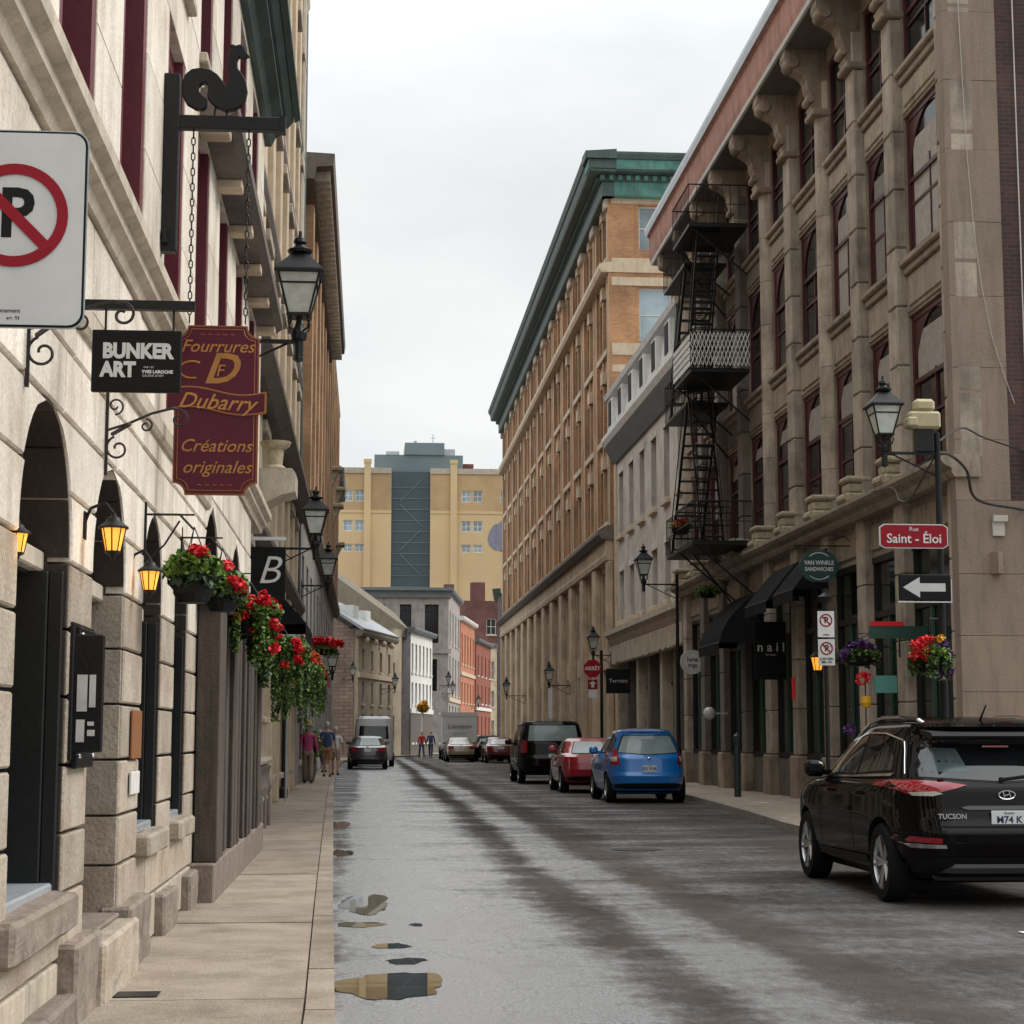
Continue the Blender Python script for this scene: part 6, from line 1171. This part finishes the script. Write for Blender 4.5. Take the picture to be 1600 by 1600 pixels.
    for s in (-1, 1):
        if style == 'suv':
            tl = [(.34, 1.05), (.50, 1.075), (.74, 1.09), (.895, 1.08), (.905, 1.03), (.80, .965), (.62, .975)]
            patch([(s * a * sy, b * sz) for a, b in tl], lambda y, z: B.rear(y, z, .012), .04).build('tail_light', tails, r, True)
            patch([(s * a * sy, b * sz) for a, b in [(.56, .975), (.62, .995), (.80, .985), (.78, .955), (.64, .955)]], lambda y, z: B.rear(y, z, .017), .04).build('tail_light_clear', 'tail_clear', r, True)
            patch(q([(.16, 1.06), (.20, .99), (.30, .985), (.66, 1.055), (.72, 1.085), (.40, 1.085)]), lambda x, z: B.side(x, z, .010, s), .04).build('tail_light', tails, r, True)
            patch([(s * a * sy, b * sz) for a, b in [(.60, .555), (.60, .60), (.87, .61), (.89, .565)]], lambda y, z: B.rear(y, z, .012)).build('reflector', 'tail_red', r, True)
            patch([(s * a * sy, b * sz) for a, b in [(.56, .515), (.57, .545), (.86, .55), (.80, .51)]], lambda y, z: B.rear(y, z, .013)).build('bumper_trim', 'chrome', r, True)
        elif style == 'box': patch([(s * a * sy, b * sz) for a, b in [(.72, .85), (.72, 1.17), (.84, 1.2), (.905, 1.15), (.905, .86)]], lambda y, z: B.rear(y, z, .012), .05).build('tail_light', tails, r, True)
        elif style == 'mpv':
            patch([(s * a * sy, b * sz) for a, b in [(.66, .84), (.70, 1.20), (.78, 1.24), (.895, 1.06), (.905, .84)]], lambda y, z: B.rear(y, z, .012), .05).build('tail_light', tails, r, True)
            patch([(s * a * sy, b * sz) for a, b in [(.72, .92), (.72, 1.02), (.85, 1.02), (.85, .92)]], lambda y, z: B.rear(y, z, .018), .05).build('tail_light_clear', 'tail_clear', r, True)
        else: patch([(s * a * sy, b * sz) for a, b in [(.45, .80), (.50, .92), (.88, .94), (.905, .80), (.8, .76)]], lambda y, z: B.rear(y, z, .012), .05).build('tail_light', tails, r, True)
    # bumper, plate, gap lines, mirrors
    patch(qy([(-.80, .24), (-.86, .40), (-.6, .44), (.6, .44), (.86, .40), (.80, .24)]), lambda y, z: B.rear(y, z, .008)).build('rear_bumper', 'car_plastic', r, True)
    if hero:
        patch(qy([(-.62, .27), (-.50, .36), (.50, .36), (.62, .27), (.56, .22), (-.56, .22)]), lambda y, z: B.rear(y, z, .014)).build('skid_plate', 'car_grey', r, True)
        patch(qy([(-.50, .345), (-.48, .38), (.48, .38), (.50, .345)]), lambda y, z: B.rear(y, z, .018)).build('skid_edge', 'zinc', r, True)
        patch(qy([(-.80, .66), (-.62, .705), (.62, .705), (.80, .66), (.62, .69), (-.62, .69)]), lambda y, z: B.rear(y, z, .003)).build('hatch_gap', 'tyre', r)
        patch(qy([(-.42, .86), (-.36, .875), (.36, .875), (.42, .86), (.36, .84), (-.36, .84)]), lambda y, z: B.rear(y, z, .02)).build('plate_garnish', 'car_grey', r, True)
        MB().cyl(B.rear(.02, 1.12, .02), B.rear(-.40, 1.17, .03), .012, n=5).cyl(B.rear(.02, 1.12, .0), B.rear(.02, 1.12, .04), .02).build('rear_wiper', 'car_plastic', r)
        patch(qy([(.28, 1.16), (.34, 1.36), (.58, 1.37), (.66, 1.16)]), lambda y, z: B.rear(y, z, .011)).build('rear_window_painted_view', 'painted_view_glass', r, True)  # bright view through the cabin, painted on as a pale patch
        MB().prism([(.26, 1.50), (.30, 1.47), (.62, 1.52), (.62, 1.56), (.30, 1.53)], 'y', -.60, .60).build('spoiler', 'car_plastic', r)
        MB().box(.345, .36, -.12, .12, 1.40, 1.415).build('brake_light', 'tail_red', r)
        for s in (-1, 1):
            w = MB(); pts = [(.75, .50, 1.60), (.85, .535, 1.645), (1.3, .56, 1.675), (1.9, .565, 1.675), (2.35, .555, 1.63), (2.6, .56, 1.55), (3.0, .60, 1.38)]; w.tube([(a, s * b, c) for a, b, c in pts], .02, 8); w.build('roof_rail', 'chrome', r, True)
            w = MB().tube([B.side(x, z, .004, s) for x, z in ((.82, 1.46), (1.3, 1.52), (1.9, 1.53), (2.4, 1.45), (2.8, 1.31), (3.1, 1.12))], .012, 6).build('roof_trim', 'chrome', r, True)
        MB().tube([B.side(.80, 1.45, .004, 1), B.side(.72, 1.36, .006, 1), B.side(.64, 1.26, .004, 1), B.side(.55, 1.16, .004, 1)], .006, 5).build('quarter_line', 'chrome', r)
        MB().cyl((.75, 0, 1.62), (.55, 0, 1.78), .012, .006).build('antenna', 'car_plastic', r)
    for s in (-1, 1):
        x, z = 2.95 * sx, 1.08 * sz; p = B.side(x, z, 0, s); MB().box(p[0] - .06, p[0] + .10, p[1] + s * .04, p[1] + s * .24, z - .02, z + .15, .04).box(p[0] - .02, p[0] + .04, p[1] - s * .05, p[1] + s * .06, z, z + .05).build('mirror', paint, r, True)
    pz = (.76 if style != 'sedan' else .84) * sz; p = B.rear(0, pz, .0); pl = MB().box(p[0] - .02, p[0] - .012, -.16, .16, pz - .075, pz + .075, .003).build('licence_plate', 'plate', r)
    if plate: text(plate, .085, 'ink_blue', pl, (p[0] - .0215, 0, pz - .005), rot=(PI / 2, 0, -PI / 2), bold=.002, ext=.0006); text('Québec', .03, 'ink_blue', pl, (p[0] - .0215, 0, pz + .055), rot=(PI / 2, 0, -PI / 2), ext=.0006)
    if style != 'suv' or not hero:
        MB().ball(tuple(Vector(B.rear(0, .98 * sz, .0))), .045, 6, .8).build('badge', 'chrome', r)
    return r, B
hero, HB = car('black_suv', 'large black crossover with chrome roof rails, nearest car, cut by the right edge', 'car', (5.61, 15.44, 0), SUVK, 'paint_black', hero=True, plate='M74 K', L=4.66, H_=1.68)
# badges on the hero car
x_, y_, z_ = HB.rear(0, .965 * 1.68 / 1.645, .012)
w = MB(); pts = [(x_ - .006, .075 * math.cos(a), z_ + .038 * math.sin(a)) for a in [i * 2 * PI / 24 for i in range(25)]]; w.tube(pts, .007, 5).tube([(x_ - .006, .035, z_ + .03), (x_ - .006, .02, z_ - .032)], .006, 5).tube([(x_ - .006, -.02, z_ + .032), (x_ - .006, -.035, z_ - .03)], .006, 5).tube([(x_ - .006, .026, z_ - .006), (x_ - .006, -.026, z_ + .006)], .006, 5)
w.build('oval_badge', 'chrome', hero, True)
p = HB.rear(.50, .79, .012); o = text('TUCSON', .062, 'chrome', hero, (p[0] - .006, .50, .80), rot=(PI / 2, 0, -PI / 2 - .05), bold=.002, ext=.002); text('AWD', .045, 'chrome', hero, (p[0] - .003, .44, .745), rot=(PI / 2, 0, -PI / 2 - .05), bold=.002, ext=.002)
car('blue_hatchback', 'bright blue compact hatchback parked at the right kerb', 'car', (6.32, 40.1, 0), MPVK, 'paint_blue', 4.14, 1.82, 1.68, style='mpv', plate='E51 KVR', refl='car_glass_reflection')
car('red_hatchback', 'red hatchback parked between the blue car and the black van-like car', 'car', (6.02, 47.3, 0), SEDK, 'paint_red', 4.2, 1.76, 1.46, style='sedan', refl='car_glass_reflection', plate=' ')
car('black_van', 'tall black people carrier parked beyond the red hatchback', 'car', (5.85, 56.4, 0), BOXK, 'paint_black', 5.1, 2.1, 1.98, style='box', refl='car_glass_reflection', plate=' ')
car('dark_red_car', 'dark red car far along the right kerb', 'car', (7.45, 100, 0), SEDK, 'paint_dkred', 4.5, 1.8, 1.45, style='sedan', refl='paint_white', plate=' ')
for k, (y, x) in enumerate(((107, 7.3), (113.5, 7.2))): car('dark_car', ('dark small car just beyond the dark red one', 'farthest dark car on the right near the truck')[k], 'car', (x, y, 0), MPVK, 'paint_plum' if k else 'paint_black', 4.2, 1.78, 1.55, style='mpv', refl='car_glass_reflection')
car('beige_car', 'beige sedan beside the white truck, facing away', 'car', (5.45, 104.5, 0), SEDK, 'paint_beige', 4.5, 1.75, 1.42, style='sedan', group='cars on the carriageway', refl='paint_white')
car('dark_sedan', 'dark plum sedan stopped at the left kerb beyond the pedestrians', 'car', (.05, 82, 0), SEDK, 'paint_plum', 4.7, 1.85, 1.5, style='sedan', group='cars on the carriageway', plate=' ', refl='car_glass_reflection')
def tyre4(r, xs, w, rad):
    for x in xs:
        for s in (-1, 1): tyre_wheel(r, x, s * w, rad, s)
V = thing('white_van', 'white van standing behind the dark sedan on the left', 'van', (.35, 90, 0), PI / 2)
vb = Body([(.3, .1, 5.2, .95, 8), (.5, 0, 5.3, 1.0, 8), (1.2, .02, 5.3, 1.0, 8), (1.3, .03, 4.7, .99, 8), (1.9, .08, 4.2, .95, 8), (2.35, .16, 3.8, .88, 7), (2.48, .35, 3.5, .75, 5)]); vb.mesh(64).build('body', 'paint_white', V, True); tyre4(V, (1.0, 4.2), .92, .34)
patch([(-.75, 1.35), (-.70, 2.0), (.70, 2.0), (.75, 1.35)], lambda y, z: vb.rear(y, z, .01)).build('rear_window', 'car_glass', V)
T = thing('box_truck', 'white box delivery truck with faint lettering, seen from behind', 'truck', (5.75, 112.5, 0), PI / 2); MB().box(0, 5.2, -1.12, 1.12, .85, 2.95, .05).build('cargo_box', 'paint_white', T); MB().box(-.02, .02, -1.14, 1.14, 2.72, 2.97).box(-.05, .1, -1.1, 1.1, .72, .84).build('box_frame', 'sign_white', T)
MB().box(5.3, 7.0, -1.0, 1.0, .5, 2.3, .15).build('cab', 'paint_white', T, True); MB().box(-.04, .1, -1.0, 1.0, .45, .62).box(.1, 5.4, -.4, .4, .45, .8).build('chassis', 'car_plastic', T); tyre4(T, (1.3, 5.9), .92, .42)
text('Livraison', .42, 'car_grey', T, (-.03, 0, 2.1), rot=(PI / 2, 0, -PI / 2), shear=.3); text('express', .3, 'zinc', T, (-.03, 0, 1.7), rot=(PI / 2, 0, -PI / 2), shear=.3)
for s in (-1, 1): MB().box(-.06, -.03, s * .9 - .1, s * .9 + .1, .5, .6).build('tail_light', 'tail_red', T)
# ------------------------------------------------------------------ people
def skin(name, joints, edges, m, parent, sub=2):
    me = bpy.data.meshes.new(name); me.from_pydata([j[:3] for j in joints], edges, []); o = bpy.data.objects.new(name, me); C.objects.link(o)
    s = o.modifiers.new('s', 'SKIN'); 
    for i, j in enumerate(joints):
        v = me.skin_vertices[0].data[i]; v.radius = (j[3], j[4] if len(j) > 4 else j[3]); v.use_root = i == 0
    u = o.modifiers.new('u', 'SUBSURF'); u.levels = sub; u.render_levels = sub
    dg = bpy.context.evaluated_depsgraph_get(); n = bpy.data.meshes.new_from_object(o.evaluated_get(dg)); bpy.data.objects.remove(o); n.materials.clear(); n.materials.append(MT[m]); n.polygons.foreach_set('use_smooth', [True] * len(n.polygons)); return ob(name, n, parent)
def person(lb, x, y, z, rz=0, h=1.72, top='cloth_pink', legs='cloth_khaki', hair='hair_grey', hat=None, short=False, stride=.22, lean=0, arms=((-.02, .0), (.02, .0)), group='people walking in the street', bag=False):
    k = h / 1.75; P = thing('person', lb, 'person', (x, y, z), rz, group)
    J = lambda a: [tuple(v * k for v in j) for j in a]
    s = stride
    # body: pelvis, chest, neck, head, arms, hands, legs
    body = [(0, 0, .95, .13, .10), (0, .01, 1.2, .13, .09), (0, .0, 1.42, .11, .07), (0, .01, 1.52, .048), (0, .02, 1.62, .075, .09), (0, .02, 1.70, .07, .08)]
    E_ = [(0, 1), (1, 2), (2, 3), (3, 4), (4, 5)]
    for sg, (ax, ay) in ((-1, arms[0]), (1, arms[1])):
        i = len(body); body += [(sg * .18, 0, 1.40, .045), (sg * .235, ay * .5 - .02, 1.14, .038), (sg * .26 + ax, ay + .05, .90, .028), (sg * .265 + ax, ay + .07, .82, .034, .02)]; E_ += [(2, i), (i, i + 1), (i + 1, i + 2), (i + 2, i + 3)]
        for f in range(4): j = len(body); body += [(sg * .265 + ax, ay + .045 + f * .018, .775, .009), (sg * .26 + ax, ay + .05 + f * .018, .735 + .008 * abs(f - 1.5), .007)]; E_ += [(i + 3, j), (j, j + 1)]
        j = len(body); body += [(sg * .25 + ax, ay + .11, .79, .010), (sg * .245 + ax, ay + .125, .765, .008)]; E_ += [(i + 3, j), (j, j + 1)]
    for sg, dy in ((-1, s), (1, -s)):
        i = len(body); kb = .05 if dy < 0 else 0
        body += [(sg * .09, 0, .88, .085), (sg * .095, dy * .45 + .03, .50, .058), (sg * .10, dy, .10, .036)]; E_ += [(0, i), (i, i + 1), (i + 1, i + 2)]
    skin('body', J(body), E_, 'skin', P, 1)
    for sg, dy in ((-1, s), (1, -s)): MB().lathe([(.001, 0), (.05, 0), (.058, .03), (.045, .08), (.001, .11)], 10, (0, 0, 0), Matrix.Translation((sg * .10 * k, (dy + .05) * k, 0)) @ Matrix.Diagonal((.85, 2.3, 1, 1))).build('shoe', 'shoe', P, True)
    sh = [(0, 0, .90, .165, .125), (0, 0, .99, .155, .115), (0, .01, 1.2, .16, .11), (0, .0, 1.40, .135, .085), (0, 0, 1.47, .06)]; E2 = [(0, 1), (1, 2), (2, 3), (3, 4)]
    for sg, (ax, ay) in ((-1, arms[0]), (1, arms[1])):
        i = len(sh); sh += [(sg * .18, 0, 1.39, .062), (sg * .235, ay * .5 - .02, 1.14, .052)]; E2 += [(3, i), (i, i + 1)]
        if not short: sh += [(sg * .26 + ax, ay + .05, .92, .042)]; E2 += [(i + 1, i + 2)]
    skin('shirt', J(sh), E2, top, P, 1)
    tr = [(0, 0, .96, .135, .11)]; E3 = []
    for sg, dy in ((-1, s), (1, -s)):
        i = len(tr); tr += [(sg * .09, 0, .86, .10), (sg * .095, dy * .45 + .03, .50, .075)]; E3 += [(0, i), (i, i + 1)]
        if not short: tr += [(sg * .10, dy, .12, .062)]; E3 += [(i + 1, i + 2)]
    skin('trousers', J(tr), E3, legs, P, 1)
    MB().lathe([(.001, .11), (.05, .1), (.082, .06), (.09, 0), (.085, -.05), (.06, -.09)], 14, (0, .0 * k, 1.665 * k), Matrix.Diagonal((.92, 1.08, 1, 1)), ).build('hair', hair, P, True)
    for sg in (-1, 1): MB().ball((sg * .078 * k, .02 * k, 1.63 * k), .018, 6, 1.4).build('ear', 'skin', P)
    f = MB().prism([(-.012, 1.62), (.012, 1.62), (0, 1.66)], 'y', .105, .125); f.build('nose', 'skin', P); MB().ball((-.03, .10, 1.66), .009, 5).ball((.03, .10, 1.66), .009, 5).build('eye', 'sign_black', P); MB().box(-.022, .022, .10, .107, 1.585, 1.592).build('mouth', 'cloth_red', P)
    if hat: MB().lathe([(.20, -.01), (.205, 0), (.12, .015), (.10, .03), (.095, .10), (.07, .125), (.001, .13)], 20, (0, .01, 1.70 * k)).build('hat', hat, P, True)
    if bag: MB().box(.24, .34, -.06, .26, .38, .74, .03).cyl((.29, .02, .74), (.27, .08, .82), .006).cyl((.29, .18, .74), (.27, .12, .82), .006).build('bag_carried', 'cloth_white', P)
    return P
person('stroller in a yellow hat and pink shirt with khaki trousers on the left pavement', -1.72, 53.8, .12, 0, 1.76, hat='hat_straw', stride=.2, bag=True)
person('stroller in a navy shirt and tan shorts walking ahead of the one in pink', -1.34, 62, .12, 0, 1.86, 'cloth_navy', 'cloth_tan', short=True, stride=.2, group='people walking in the street')
person('figure in white half hidden behind the pair on the left pavement', -1.1, 64.5, .12, 0, 1.7, 'cloth_white', 'cloth_khaki', short=True)
person('tiny pedestrian in red at the far corner', 3.55, 117, .1, .3, 1.7, 'cloth_red', 'cloth_navy'); person('tiny pedestrian in black beside the one in red', 4.15, 117.5, .1, -.2, 1.75, 'cloth_navy', 'cloth_navy')
person('seated or waiting figure in dark red by the left wall far away', -1.8, 70, .12, 1.2, 1.6, 'awn_red', 'cloth_navy')
# small marks on the road, debris at the wall foot
tag(MB().box(5.0, 5.6, 13.55, 13.7, .004, .012).build('cardboard_scrap', 'paper'), 'flattened pale scrap lying on the road behind the black car', 'litter')
tag(MB().box(8.0, 8.3, 37, 37.3, .126, .134).build('paper_scrap', 'paper'), 'white scrap on the right pavement', 'litter')
tag(MB().box(-1.36, -1.1, 9.9, 10.1, .122, .126).build('drain_cover', 'black_metal'), 'dark drain cover on the left pavement beside the doorstep', 'drain cover')
tag(MB().lathe([(.001, .004), (.34, .004), (.34, .008), (.001, .008)], 24, (3.6, 24, 0)).build('manhole_cover', 'iron_brown'), 'round manhole cover in the right lane', 'manhole cover')
